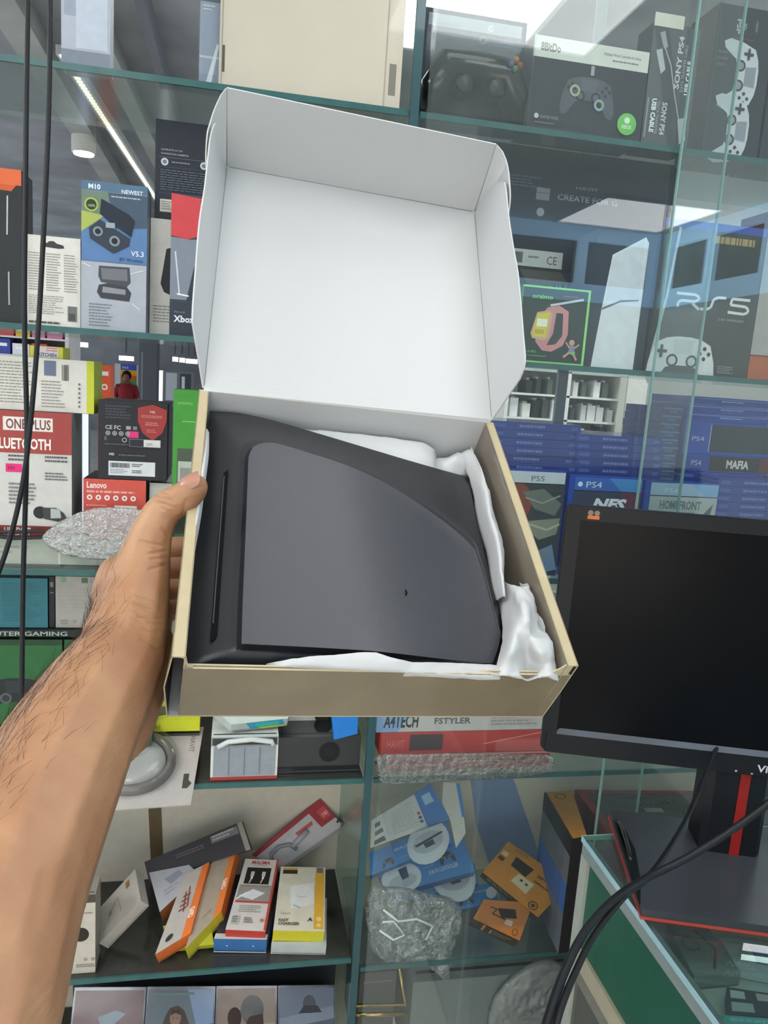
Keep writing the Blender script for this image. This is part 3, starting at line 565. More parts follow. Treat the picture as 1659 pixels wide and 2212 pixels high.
# -- fourth shelf: under the third
def art(F): F.small(.03, .2, .45, .8, 14, '#2a4a52', 3, .3); F.rect(.5, 0, .52, 1, '#2f5f68'); F.small(.55, .1, .95, .9, 16, '#33626a', 5, .3)
zc0 = atY(80, 1358, 1.24).z-E
stand('teal_box', 'teal box with fine dark print on the fourth left shelf', 'box', (-120, 1248, 103), 1.245, zc0, .08, '#33707a', side='#2a4a50', art=art)
stand('black_case', 'thin black case standing between the teal box and the pale box', 'box', (106, 1246, 118), 1.247, zc0, .08, '#1f2426', art=lambda F: F.rect(.2, .1, .8, .2, '#6a7072').rect(.2, .3, .8, .32, '#6a7072'))
stand('pale_box', 'pale grey box with small green print beside the wrist', 'box', (120, 1246, 232), 1.246, zc0, .08, '#a09d97', art=lambda F: F.rect(.5, .02, .62, .12, '#4a6a50').disc(.15, .06, .06, '#7a9a78').small(.1, .25, .8, .7, 6, '#a4a09a', 2).text(.3, .9, .05, 'CE', '#8a8680').small(.1, .85, .25, .95, 2, '#8a8680'))
zk = atY(80, 1376, 1.238).z-E
def art(F): F.text(.2, .82, .62, 'COMPUTER GAMING', '#9aa6a0', w=.62, bold=.02).disc(.05, .5, .012, '#7ac050')
stand('keyboard_box', 'long black box with wide white lettering lying on the green controller boxes', 'box', (-160, 1361, 210), 1.238, zk, .12, '#1f2724', art=art, top='#2a3230')
def art(F): F.rect(0, 0, 1, .05, '#24422c'); F.pad(.48, .52, .40, '#262c2c', '#565c60', 0, '#30363a'); F.text(.06, .93, .05, 'XBOX', '#b8d8b4')
z_ = zk-.0006
stand('controller_box', 'green controller box with a dark gamepad picture left of the forearm', 'box', (-60, 1382, 135), 1.24, Z3+.05, .08, '#2b6236', side='#234e2c', art=art)
stand('controller_box', 'second green controller box partly hidden behind the forearm', 'box', (139, 1382, 330), 1.242, Z3+.05, .08, '#285a33', side='#234e2c', art=lambda F: F.pad(.5, .5, .42, '#ccd6cc', '#39403c', 0, '#dfe8df'))
stand('long_flat_box', 'long dark flat box carrying the two green controller boxes', 'box', (-160, 1568, 300), 1.235, Z3, .12, '#20282a', art=lambda F: F.small(.1, .3, .9, .7, 2, '#5a6664', 3))
# items right of the wrist on the fourth shelf
mb0 = Z3
def art(F): F.rect(0, .62, 1, 1, '#cdd42e'); F.poly([(0, .1), (.5, .05), (.75, .4), (.4, .6), (0, .6)], '#b7bf3a'); F.poly([(.2, .15), (.5, .15), (.6, .4), (.3, .5)], '#5c5e40'); F.text(.1, .88, .12, 'OTG CABLE', '#55581e', w=.32)
stand('cable_box', 'flat yellow cable box above the white ring pack', 'box', (285, 1516, 432), 1.27, atY(360, 1580, 1.27).z-E, .06, '#c8d02c', art=art, top='#b4bc34')
stand('grey_support_box', 'plain dark grey box holding up the yellow OTG box', 'box', (270, 1585, 430), 1.275, Z3, .07, '#4a4a44', art=lambda F: F.rect(.05, .2, .95, .3, '#6a6a62'))
# ring pack overhanging the shelf
n_ = nrm(0, 62); P_ = Vector((0, 1.2, E+Z3+.010))
q = [isec(x, y, P_, n_) for x, y in ((225, 1575), (440, 1570), (412, 1738), (215, 1752))]
def prt(F, t):
    mb = MB(); c = isec(290, 1650, P_, n_); ux = (q[1]-q[0]).normalized(); uy = n_.cross(ux)
    for (r0, r1, h0, h1, m) in ((.066, .056, .0, .016, M('#77706a', .25, coat=.4)),):
        rows = [[c+ux*math.cos(a)*r+uy*math.sin(a)*r*.88+n_*h for a in [2*math.pi*i/36 for i in range(37)]] for r, h in ((.068, .001), (.064, .016), (.056, .018), (.053, .003))]; mb.grid(rows, m)
    mb.build('grey_ring', t)
    mb = MB(); rows = [[c+ux*math.cos(a)*r+uy*math.sin(a)*r*.88+n_*h for a in [2*math.pi*i/36 for i in range(37)]] for r, h in ((.052, .004), (.05, .009), (.03, .011), (.001, .011))]; mb.grid(rows, M('#b9b6b0', .35, coat=.3)); mb.build('charging_pad', t)
    mb = MB(); rows = [[c+ux*math.cos(a)*r+uy*math.sin(a)*r*.88+n_*h for a in [2*math.pi*i/36 for i in range(37)]] for r, h in ((.074, .001), (.07, .022), (.03, .024), (.001, .024))]; mb.grid(rows, BLISTER()); mb.build('clear_shell', t)
carton('charger_ring_pack', 'white hanging pack with a round grey wireless charger beside the forearm, overhanging the shelf', 'package', *q, .003, '#b8b2ac', seam=False,
       art=lambda F: F.text(.885, .12, .055, 'HAVIT', '#77726c', rot=90, w=.22, bold=.01).poly([(.87, .62), (.93, .62), (.93, .70), (.97, .74), (.93, .80), (.87, .80)], '#4a4640'), parts=prt)
def art(F): F.rect(0, 0, 1, .03, '#a9b4ae')
lying('open_flap_box', 'pale teal and white box with a blue tab resting on the grey tray box', 'box', [(425, 1500), (640, 1500), (622, 1552), (500, 1565)], 8, 66, .018, (510, 1600), Z3+.075, '#c6cec8', side='#b4beb8', art=lambda F: F.poly([(.1, .2), (.5, .1), (.6, .4), (.2, .5)], '#9aa49e'),
      arts={'bottom': lambda F: F.poly([(.25, .05), (.9, 0), (.95, .7), (.35, .9)], '#3f9ac0').poly([(.4, .2), (.85, .15), (.85, .75), (.45, .8)], '#3fb8a4').rect(.5, .8, .95, .99, '#c8c83a')})
def prt(F, t):
    mb = MB(); q_ = [F.pt(u, v, 0)+F.n*.001 for u, v in ((.04, .2), (.04, .9), (.96, .9), (.96, .2))]; mb.prism(q_, F.n*.0004, M('#8d959c', .15, coat=.6)); Fs = Face(mb, q_[0]+F.n*.001, q_[3]+F.n*.001, q_[2]+F.n*.001, q_[1]+F.n*.001)
    for i in range(1, 4): Fs.rect(.25*i-.008, .05, .25*i+.004, .95, '#6e767c')
    mb.build('plastic_tray', t)
    mb = MB(); mb.tube([F.pt(.1, .2, 0)+F.n*.004, F.pt(.25, .08, 0)+F.n*.004, F.pt(.6, .04, 0)+F.n*.003, F.pt(.9, .1, 0)+F.n*.003, F.pt(.92, .18, 0)+F.n*.004], .0045, M('#d0d4d0', .3), 8); mb.build('coiled_lead', t)
stand('cable_tray_box', 'open red and white box with a grey plastic tray of coiled white cable', 'box', (455, 1592, 600), 1.21, Z3, .09, '#dcdcd6', side='#9c4640', art=lambda F: F.rect(0, .92, 1, 1, '#b04844').rect(0, .0, 1, .2, '#9aa09c').rect(.02, .02, .98, .18, '#3c4240'), parts=prt, top='#d6dad4')
stand('white_round_window_box', 'white box with a black round window behind the glossy black box', 'box', (596, 1510, 722), 1.29, Z3+.045, .06, '#cfd0cc', art=lambda F: F.disc(.82, .5, .16, '#1f2224').disc(.82, .5, .1, '#3a3030').rect(.1, .2, .12, .8, '#a9aaa6'))
stand('glossy_black_box', 'glossy black box with a faint round emblem next to the divider', 'box', (600, 1592, 778), 1.225, Z3, .12, M('#26292b', .12, coat=.7), art=lambda F: F.disc(.62, .42, .13, '#1b1d1f').rect(0, .93, 1, .96, '#4a4e50').disc(.62, .42, .06, '#202326'))
lying('blue_cloth_box', 'small bright blue box hanging over beside the divider on the fourth left shelf', 'box', [(712, 1500), (775, 1500), (772, 1585), (722, 1598)], 0, 20, .012, (745, 1594), atY(690, 1592, 1.225).z-E+.0006, '#1f78c8', art=lambda F: F.rect(.1, .1, .9, .15, '#3a8cd8'))

# ================================================================== GOODS, RIGHT HALF
def inner(F, t):
    D_ = Vector((0, -1, 0)); blk = M('#101317', .22, coat=.6); mb = MB()
    P = lambda u, v, d: F.pt(u, v, 0)+D_*d
    mb.tube([P(.08, .9, .024), P(.12, .72, .030), P(.22, .55, .032), P(.5, .52, .028), P(.78, .55, .032), P(.88, .72, .030), P(.93, .92, .024)], [.014, .025, .029, .027, .029, .025, .014], blk, 16)
    mb.build('gamepad', t)
    for i, u in enumerate((.35, .65)):
        mb = MB(); mb.tube([P(u, .70, .03), P(u, .70, .052)], .016, blk, 18); mb.tube([P(u, .70, .052), P(u, .70, .060)], [.014, .012], M('#22262b', .3, spec=.5), 18); mb.build('thumbstick', t)
    mb = MB()
    for du, dv, c in ((0, -.035, '#b8783c'), (.04, 0, '#a04438'), (0, .035, '#4a7a50'), (-.04, 0, '#4a6a9a')): mb.ball(P(.80+du, .50+dv, .062), .005, M(c, .3), 10)
    mb.build('face_buttons', t)
blister_pack('gamepad_blister', 'black gamepad in a clear moulded package on the top right shelf', (908, 30, 1128), 1.272, Z0, .068, '#39404a',
             lambda F: F.rect(.05, .04, .95, .14, '#a8b0b4').text(.62, .12, .05, 'G', '#dfe4e8', bold=.03).text(.12, .13, .04, 'Logitech', '#6d7680').rect(.5, .22, .9, .38, '#46607c').rect(.51, .23, .89, .37, '#2e3a4a').ring(.58, .2, .035, .008, '#8a96a4').text(.74, .2, .03, '2.4GHz', '#a9b4c0'), inner=inner)
def art(F):
    F.rect(0, 0, 1, .22, '#cfd0c8'); F.text(.06, .15, .085, '8BitDo', '#4a4c4a', bold=.03, w=.17); F.text(.60, .10, .03, 'Ultimate Wired Controller for Xbox', '#55575a', w=.33); F.small(.68, .14, .93, .17, 1, '#777', 3)
    F.pad(.5, .56, .24, '#52575e', '#2c2f34', 0, '#5b6067'); F.ring(.38, .52, .045, .012, '#b8a868'); F.ring(.38, .52, .033, .008, '#6aa0b8'); F.ring(.6, .64, .045, .012, '#6aa0b8'); F.ring(.6, .64, .033, .008, '#b8a868')
    F.poly([(.5, .24), (.53, .24), (.53, .34), (.5, .34)], '#9aa0a6'); F.disc(.07, .84, .02, '#b9bdc2'); F.text(.1, .86, .035, 'GAME PASS', '#8a9098', w=.16); F.small(.06, .9, .24, .93, 1, '#6b7078', 3)
    F.disc(.86, .80, .085, '#6fbf5c'); F.disc(.86, .76, .025, '#d8ecd2'); F.text(.86, .85, .04, 'XBOX', '#d8ecd2', 'c', w=.09, bold=.03)
stand('controller_box', 'black controller box with a white top band and round green badge, top right shelf', 'box', (1146, 92, 1392), 1.218, Z0, .07, '#33373e', side='#565c60', top='#c9cac2', art=art)
def art(F):
    F.poly([(0, 0), (.3, 0), (.95, 1), (.6, 1)], '#4c5054'); F.line([(.2, .12), (.45, .32), (.6, .55), (.8, .8)], .025, '#a9adb0'); F.poly([(.14, .08), (.24, .06), (.34, .18), (.26, .2)], '#9a9ea0'); F.poly([(.1, .22), (.22, .2), (.34, .36), (.25, .4)], '#b0b4b6'); F.poly([(.72, .74), (.86, .72), (.95, .9), (.82, .94)], '#b0b4b6')
    F.text(.66, .5, .045, 'SONY PS4', '#c9ccce', rot=-90, bold=.03, w=.95); F.text(.76, .52, .028, 'DATA TRANSFER CABLE', '#b9bcbe', rot=-90, w=.85); F.text(.88, .54, .04, 'USB CABLE', '#e4e6e8', rot=-90, bold=.04, w=.62)
    F.text(.14, .6, .04, 'USB CABLE', '#e4e6e8', rot=90, bold=.04, w=.62); F.rect(.03, .6, .07, .92, '#8d9194'); F.text(.25, .62, .025, 'DATA TRANSFER', '#a9acae', rot=90, w=.6); F.text(.36, .62, .045, 'SONY PS4', '#c9ccce', rot=90, bold=.03, w=.6)
cb = stand('cable_box', 'grey and black USB cable box with sideways lettering beside the sliding door edge', 'box', (1398, 52, 1498), 1.224, Z0, .05, '#5d6165', side='#3a3e42', art=art, parts=lambda F, t: sticker(F, t, .0, -.075, .62, .03, '#d0cfc0', name='hang_tab', label='cream hang tab'))
def art(F):
    F.text(.34, .08, .03, 'PSP', '#b9bcc0', rot=90, bold=.03, w=.22); F.text(.45, .1, .025, '3D', '#a9acb0', rot=90, bold=.03); F.text(.66, .07, .02, '1080P', '#9a9da2', rot=90, w=.18); F.small(.3, .2, .7, .215, 1, '#7a4a46', 3)
    F.pad(.50, .44, .52, '#c9ccd0', '#3a3d44', 90, '#8f949c'); F.pad(.46, .80, .52, '#c9ccd0', '#3a3d44', 90, '#8f949c'); F.small(.05, .3, .25, .42, 3, '#5a5e64', 4); F.rect(0, 0, .02, 1, '#4a4e54')
stand('console_box', 'dark game console box with two upright white gamepad pictures behind the right glass door', 'box', (1534, 12, 1655), 1.232, Z0, .08, '#2d3138', side='#3a2c2e', art=art, top='#6e3a38')
stand('console_box', 'dark box edge cut by the right picture border on the top shelf', 'box', (1662, 20, 1800), 1.236, Z0, .08, '#30343a', art=lambda F: F.pad(.5, .5, .6, '#c9ccd0', '#3a3d44', 90, '#8f949c'))
# shelf two
def art(F):
    F.small(.02, .24, .3, .34, 4, '#555c68', 3); F.rect(.25, .32, .32, .42, '#8e8f90'); F.disc(.28, .52, .02, '#a9abac'); F.text(.36, .40, .045, 'CREATE FOR G', '#98a0ae', w=.32, bold=.02); F.text(.45, .3, .025, 'HAVIT', '#8d95a2', w=.12); F.rect(0, .36, 1, .364, '#3a414e'); F.rect(0, .64, 1, .644, '#3a414e')
    F.rect(0, .84, .42, .98, '#c9cbc8'); F.small(.02, .86, .13, .95, 4, '#8a8c8a', 5); F.rect(.165, .865, .21, .955, '#6a6c6a'); F.small(.24, .89, .31, .93, 1, '#7d7f7d', 6); F.text(.335, .95, .07, 'CE', '#5d5f5e', w=.055)
stand('keyboard_box', 'big dark box with a white code label above and behind the watch box', 'box', (1050, 330, 1455), 1.36, Z1+.17, .09, '#272d38', art=art, top='#39414c')
stand('keyboard_box', 'dark box underneath the white labelled dark box, mostly hidden by the watch box', 'box', (1050, 566, 1330), 1.362, Z1, .09, '#343b44', art=lambda F: F.text(.45, .3, .1, 'HV KB', '#8a90a0', w=.3).poly([(.2, .05), (.5, .03), (.6, .2), (.3, .25)], '#5c5850'))
def art(F):
    F.rect(0, 0, 1, .025, '#8fdc78'); F.rect(0, .975, 1, 1, '#8fdc78'); F.rect(.965, 0, 1, 1, '#8fdc78'); F.rect(0, 0, .015, 1, '#5aa04c'); F.text(.15, .16, .055, 'oraimo', '#78c85c', bold=.03, w=.3); F.small(.6, .1, .85, .13, 1, '#a05048', 3)
    F.poly([(.38, .27), (.55, .23), (.70, .3), (.72, .6), (.66, .75), (.5, .84), (.36, .83), (.25, .72), (.3, .4)], '#c98a8c'); F.poly([(.52, .33), (.62, .33), (.64, .62), (.55, .74), (.42, .76), (.5, .6)], '#33403c')
    F.poly([(.24, .34), (.42, .30), (.47, .34), (.44, .66), (.38, .70), (.20, .68), (.17, .62)], '#c9a88c'); F.poly([(.25, .36), (.42, .33), (.40, .66), (.20, .65)], '#d8c840'); F.rect(.25, .42, .4, .52, '#e8ead8'); F.rect(.23, .56, .36, .62, '#b8a850')
    F.line([(.42, .24), (.9, .13)], .03, '#c9ced0'); F.disc(.79, .70, .04, '#cf9a84'); F.poly([(.76, .74), (.84, .74), (.84, .84), (.75, .83)], '#8c80a8'); F.line([(.7, .70), (.76, .77)], .02, '#cf9a84'); F.line([(.84, .77), (.9, .72)], .02, '#cf9a84'); F.line([(.77, .83), (.68, .9)], .03, '#cf9a84'); F.line([(.82, .84), (.88, .93)], .03, '#cf9a84'); F.rect(.78, .82, .85, .86, '#7ab878')
    F.text(.05, .87, .03, 'LIKE A PRO', '#78c85c', w=.22); F.small(.05, .9, .45, .93, 1, '#5a9a4c', 4)
stand('smartwatch_box', 'green edged box picturing a pink smartwatch on the second right shelf', 'box', (1122, 620, 1268), 1.226, Z1, .05, '#2c3d38', side='#3f6a44', art=art, top='#4c8a4c')
def art(F):
    F.poly([(.28, .17), (.80, .02), (.86, .06), (.84, 1), (.12, 1), (.20, .55)], '#d8dde2'); F.poly([(.30, .19), (.78, .05), (.80, .5), (.24, .5)], '#cfd6de'); F.poly([(.205, .555), (.5, .49), (.80, .475), (.80, .485), (.5, .505), (.2, .575)], '#6a7078')
def art2(F):
    art(F)
stand('console_box', 'tall dark box with a white upright games console pictured, right of the watch box', 'box', (1276, 500, 1404), 1.232, Z1, .09, '#2f3844', side='#414c58', art=art2, top='#45525f')
def art(F):
    F.rect(0, 0, 1, .05, '#4a5aa8'); F.small(.5, .08, .9, .13, 1, '#a89868', 3, .9, .1, True)
    gc = '#d5d8d8'
    def st(pts): F.line(pts, .024, gc)
    st([(.20, .47), (.38, .47), (.42, .485), (.42, .50), (.38, .515), (.25, .515), (.22, .53), (.22, .56)]); st([(.36, .53), (.43, .565)])
    st([(.44, .56), (.50, .56), (.54, .545), (.56, .49), (.60, .475), (.68, .475)]); st([(.92, .475), (.74, .475), (.73, .515), (.88, .52), (.91, .535), (.91, .555), (.87, .57), (.71, .565)])
    F.text(.62, .625, .014, '2.4G WIRELESS', '#a9acac', w=.26); F.line([(.15, .05), (.10, .5), (.0, .97)], .025, '#b4b8bc')
    F.pad(.32, .91, .34, '#d5d7d8', '#3c3f42', 0, '#c8cbcd'); F.small(.68, .93, .84, .985, 4, '#8a8c8c', 4)
stand('console_box', 'dark box with big white lettering above a white gamepad picture, second right shelf', 'box', (1416, 480, 1635), 1.222, Z1, .10, '#434844', side='#33383a', top='#8a9298', art=art)
stand('red_box', 'dark red box with a grey lower corner at the right picture border', 'box', (1639, 462, 1800), 1.226, Z1, .08, '#7a3a3a', art=lambda F: F.poly([(0, .45), (.6, .42), (.6, .85), (0, .85)], '#a8a49e').rect(0, .86, .6, 1, '#b0603c').rect(0, .1, .2, .45, '#9aa0a0'), side='#6a3030')
# ------------------------------------------------------------------ blue game cases
BL, BD = '#2c4aa0', '#223a80'
cover_blue = M('#2544a8', 0.2, coat=0.5)
CW, CH, CT = 0.171, 0.135, 0.0145
def case_proto():
    """lies flat, spine to the aisle; origin at the front left bottom corner"""
    t = thing('game_case', (0, 0, 0), 'blue game case', 'game case')
    mb = MB(); mb.box((0, .0008, 0), (CW, CH, CT*.48), cover_blue); mb.box((.001, .0016, CT*.48), (CW-.001, CH, CT*.54), M('#8ea4ea', .4)); mb.box((0, .0008, CT*.54), (CW, CH, CT-.0004), cover_blue); mb.build('case', t)  # pale middle strip: the glint along each case is put into its colour
    mb = MB(); mb.box((.002, .0003, .0012), (CW-.002, .0008, CT-.0016), M('#2a4190', .12, coat=.8)); F = Face(mb, (.002, .0003, CT-.0016), (CW-.002, .0003, CT-.0016), (CW-.002, .0003, .0012), (.002, .0003, .0012)); F.rect(.02, .25, .14, .75, '#4860ae'); F.small(.3, .3, .62, .7, 1, '#6f80bc', 3, .9); F.rect(.9, .25, .97, .75, '#4a5eaa'); mb.build('spine_insert', t)
    return t
proto = case_proto(); first = [True]; ncase = [0]
KIND = ('stack by the carton rim', 'stack left of the door edge', '', 'stack under the dark spined case', 'front stack above the monitor')
def put_case(x, y, z, rz, col, k, n):
    if first[0]: o = proto; first[0] = False
    else:
        o = proto.copy(); C.objects.link(o)
        for ch in list(proto.children): c = ch.copy(); C.objects.link(c); c.parent = o; c.matrix_parent_inverse = Matrix()
    o.location = (x, y, z); o.rotation_euler = (0, 0, rz)
    words = 'topmost' if k == n-1 else ('%d below the top' % (n-1-k))
    o['label'] = 'blue game case, %s in the %s' % (words, KIND[col]); o['group'] = 'stacked blue game cases'; ncase[0] += 1
def column(pxl, ytop, Y, col, zbase=Z2, extra=0):
    zt_ = atY(pxl, ytop, Y).z-E; n = int(round((zt_-zbase)/CT)); rd_ = random.Random(col+3)
    x = atY(pxl, 1000, Y).x
    for k in range(n): put_case(x+rd_.uniform(-.004, .004), Y+rd_.uniform(-.002, .004), E+zbase+k*CT+.0001*k, rd_.uniform(-.012, .012), col, k, n)
    return E+zbase+n*CT+.0001*n, x
c0 = column(1052, 905, 1.29, 0)
c1 = column(1243, 935, 1.285, 1)
zc3 = atY(1560, 1022, 1.285).z-E
nC3 = int(round((zc3-Z2)/CT))
x3 = atY(1474, 1000, 1.285).x; rd_ = random.Random(9)
for k in range(nC3): put_case(x3+rd_.uniform(-.004, .004), 1.285, E+Z2+k*CT+.0001*k, 0, 3, k, nC3)
for k in range(7): put_case(atY(1548, 1070, 1.222).x, 1.222, E+atY(1560, 1102, 1.222).z-E+(k-3)*CT+.0001*k, 0, 4, k, 7)
mb = MB(); zz = atY(1560, 1102, 1.222).z-3*CT; xx = atY(1548, 1070, 1.222).x; mb.box((xx, 1.222, E+Z2), (xx+CW, 1.222+.058, zz-.0004), M('#2a3f90', .3)); mb.box((xx+.01, 1.2212, E+Z2+.02), (xx+CW-.01, 1.222, zz-.02), M('#3a52a6', .3)); mb.build('game_box', label='blue box under the front column of blue cases, hidden by the monitor', cat='box')
def spinebox(label, px, Y, zb, thick, front, art, name='game_box'):
    return stand(name, label, 'game case', px, Y, zb, thick, front, art=art, side='#2c4494', top='#3c58a8', seam=False)
b0 = E+Z2+nC3*CT+.0001*nC3+.0003-E
X = lambda u: u
spinebox('long blue game case with a black and brown spine on the right stack', (1478, 985, 1700), 1.287, b0, .12, '#31489a', lambda F: F.rect(.24, .08, .9, .92, '#3a3430').text(.40, .72, .44, 'MAFIA', '#d8d6d2', bold=.04, w=.22).rect(.72, .1, .9, .9, '#6a3a34').text(.06, .65, .3, 'PS4', '#b8c4e4', w=.1))
b1 = atY(1590, 985, 1.287).z-E+.0004
spinebox('thick blue game box with a plain dark grey panel, on the right stack', (1478, 915, 1700), 1.288, b1, .12, '#3a56aa', lambda F: F.rect(.25, .08, .99, .92, '#3c4448').rect(.24, .08, .25, .92, '#9aa8d0').text(.07, .6, .14, 'PS4', '#b8c4e4', w=.12))
b2 = atY(1590, 915, 1.288).z-E+.0004
for k in range(3):
    spinebox('slim blue game case on the thick box, %s' % ('lowest of three', 'middle of three', 'uppermost of three, under the dark tray')[k], (1484, 0, 1700), 1.289+.001*k, b2+k*.0152, .12, '#34509f', lambda F: F.small(.3, .3, .6, .7, 1, '#8c9cd0', 3)) if False else None
    x0_ = atY(1484, 890, 1.29).x; z_ = E+b2+k*.0152; mb = MB(); mb.box((x0_, 1.289+.001*k, z_), (x0_+.171, 1.42, z_+.0146), cover_blue); F = Face(mb, (x0_, 1.289+.001*k, z_+.0146), (x0_+.171, 1.289+.001*k, z_+.0146), (x0_+.171, 1.289+.001*k, z_), (x0_, 1.289+.001*k, z_)); F.rect(.02, .12, .98, .3, '#6c84c4'); F.small(.4, .4, .7, .7, 1, '#a8b4dc', 3)
    mb.build('game_case', label='slim blue game case on the thick box, %s' % ('lowest of three', 'middle of three', 'uppermost of three')[k], cat='game case')
# third column (between door edges)
x2 = atY(1418, 980, 1.30).x; zt_ = atY(1450, 880, 1.30).z-E; n2 = int((zt_-Z2)/CT)
for k in range(n2): put_case(x2-.0, 1.425, E+Z2+k*CT+.0001*k, math.radians(-89) if False else 0, 2, k, n2) if False else None
mb = MB(); wd = .043
for k in range(n2):
    mb = MB(); z_ = E+Z2+k*CT+.0001*k; j = random.Random(k).uniform(-.002, .002); mb.box((x2+j, 1.30, z_), (x2+wd+j, 1.44, z_+CT-.0003), M('#34487e', .3, coat=.3)); F = Face(mb, (x2+j, 1.30, z_+CT-.0003), (x2+wd+j, 1.30, z_+CT-.0003), (x2+wd+j, 1.30, z_), (x2+j, 1.30, z_)); F.rect(.05, .1, .95, .28, '#7080a8'); F.rect(.3, .45, .7, .7, '#5a6890')
    mb.build('game_case', label='narrow blue game case, %s in the slim stack between door edges' % ('topmost' if k == n2-1 else '%d below the top' % (n2-1-k)), cat='game case', group='slim column of blue game cases')
# standing cases in front
def gcase(label, px, Y, zb, art, thick=.014, **k):
    def pr(F, t):
        mb = MB(); q_ = [F.pt(u, v, 0)+F.n*.0004 for u, v in ((.07, .015), (.07, .985), (.99, .985), (.99, .015))]; mb.prism(q_, -F.n*.0003, M('#30343c', .2, coat=.5)); art(Face(mb, q_[0]+F.n*.0001, q_[3]+F.n*.0001, q_[2]+F.n*.0001, q_[1]+F.n*.0001)); mb.build('cover_sheet', t)
    return stand('game_case', label, 'game case', px, Y, zb, thick, M('#2f4fb0', 0.15, coat=.6), parts=pr, seam=False, **k)
def art(F):
    F.rect(0, 0, 1, .13, '#3a66b8'); F.poly([(.5, 0), (1, 0), (1, .13), (.7, .13)], '#4a8cd0'); F.text(.16, .10, .06, 'PS4', '#dfe6f4', w=.24); F.disc(.08, .07, .035, '#dfe6f4')
    F.rect(0, .14, 1, 1, '#3c4056'); F.poly([(.7, .14), (1, .14), (1, .7)], '#6a3448'); F.text(.28, .31, .1, 'NFS', '#e4e6ea', bold=.05, w=.48, sl=.25); F.small(.3, .36, .75, .4, 1, '#a84858', 3)
gcase('dark game case with slanted white letters behind the top left corner of the monitor', (1220, 1029, 1376), 1.222, Z2, art)
def art(F):
    F.rect(0, 0, 1, .13, '#a9c0d6'); F.poly([(.6, 0), (1, 0), (1, .13), (.8, .13)], '#8ab4d8'); F.text(.2, .1, .05, 'PS4', '#d8e4f0', w=.2); F.rect(0, .14, 1, 1, '#b4bcb8'); F.text(.15, .27, .085, 'HOMEFRONT', '#77807e', bold=.04, w=.62); F.small(.25, .3, .72, .325, 1, '#8a9290', 3); F.poly([(.8, .33), (.95, .2), (.9, .4)], '#5d6466')
gcase('pale grey game case with blocky letters standing behind the monitor', (1383, 1041, 1540), 1.222, Z2, art)
def art(F):
    F.rect(0, 0, 1, .11, '#c9d0d4'); F.text(.5, .09, .05, 'PS5', '#5a6a6a', 'l', w=.2); F.rect(0, .12, 1, 1, '#3c4244'); F.disc(.35, .3, .2, '#8a4a3c', 1.3)
    F.poly([(.4, .2), (.7, .16), (.98, .3), (.9, .42), (.6, .36)], '#70766c'); F.poly([(.5, .48), (.98, .44), (.95, .6), (.7, .66), (.55, .58)], '#8c8f80'); F.poly([(.3, .6), (.55, .68), (.5, .84), (.28, .8)], '#262b2c'); F.line([(.5, .5), (.8, .56), (.98, .5)], .03, '#b4b4a2'); F.line([(.45, .25), (.7, .3), (.95, .22)], .02, '#a0a294')
    F.poly([(.6, .8), (.9, .7), (1, .95), (.7, 1)], '#6f8cae'); F.text(.46, .82, .045, 'SIGMA', '#8a8a7c', w=.42, bold=.03)
gcase('dark game case with a white top band beside the right rim of the carton', (1050, 1014, 1212), 1.222, Z2, art)
# ================================================================== BOTTOM LEFT: tumbled cable boxes on the dark shelf
def flatlabel(F, *a): pass
stand('black_button_box', 'slim white box with a black round picture next to the forearm, bottom left', 'box', (100, 1935, 206), 1.215, Z4-.0, .05, '#c4bcae', side='#a9a294', art=lambda F: F.rect(0, 0, 1, .1, '#4e463c').disc(.7, .5, .17, '#2f2a26').text(.62, .2, .05, 'SA', '#6a6258').small(.6, .22, .95, .25, 1, '#8a8276').disc(.8, .82, .04, '#9a9286').disc(.95, .82, .04, '#9a9286').small(.6, .88, 1, .93, 2, '#8a8276'))
lying('cable_box', 'long black lettered box leaning across the rear of the bottom left shelf', 'box', [(312, 1862), (522, 1774), (542, 1835), (322, 1905)], -10, 35, .03, (330, 1915), Z4+.045, '#2c2a2e', side='#38343a', art=lambda F: F.rect(.66, .08, .94, .35, '#6a6668').small(.68, .1, .92, .33, 2, '#a8a4a4', 3).rect(.95, .0, 1, 1, '#8c8478').small(.3, .25, .6, .45, 2, '#5e5a5e', 4))
def prt(F, t):
    mb = MB(); mb.tube([F.pt(.97, .75, 0)+F.n*.002, F.pt(1.03, .7, 0)+F.n*.003, F.pt(1.04, .85, 0)+F.n*.003, F.pt(.98, .9, 0)+F.n*.002], .0022, M('#3a3434', .5), 8); mb.build('hang_loop', t)
    mb = MB(); mb.tube([F.pt(u, v, 0)+F.n*.003 for u, v in ((.05, .55), (.12, .35), (.25, .3), (.35, .45), (.36, .7))], .004, M('#96949a', .4), 10); mb.tube([F.pt(.36, .55, 0)+F.n*.004, F.pt(.62, .45, 0)+F.n*.004], [.005, .006], M('#aeb0b4', .35), 10); mb.build('coiled_cable', t)
lying('cable_pack', 'dark red and clear pack with a grey plug cable leaning toward the divider', 'package', [(545, 1848), (692, 1724), (745, 1790), (610, 1880)], 0, 22, .008, (640, 1892), Z4+.022, '#b9b6b6', side='#8c3434', seam=False, art=lambda F: F.rect(0, 0, 1, .12, '#9c3038').rect(.78, .1, 1, .62, '#9c3038').rect(.86, .2, .97, .5, '#c44848').text(.88, .42, .1, 'CABLE', '#e8c8c8', w=.09).poly([(.5, .3), (.75, .32), (.72, .42), (.5, .4)], '#b8564c').rect(.0, .9, 1, 1, '#8f8c8c'), parts=prt)
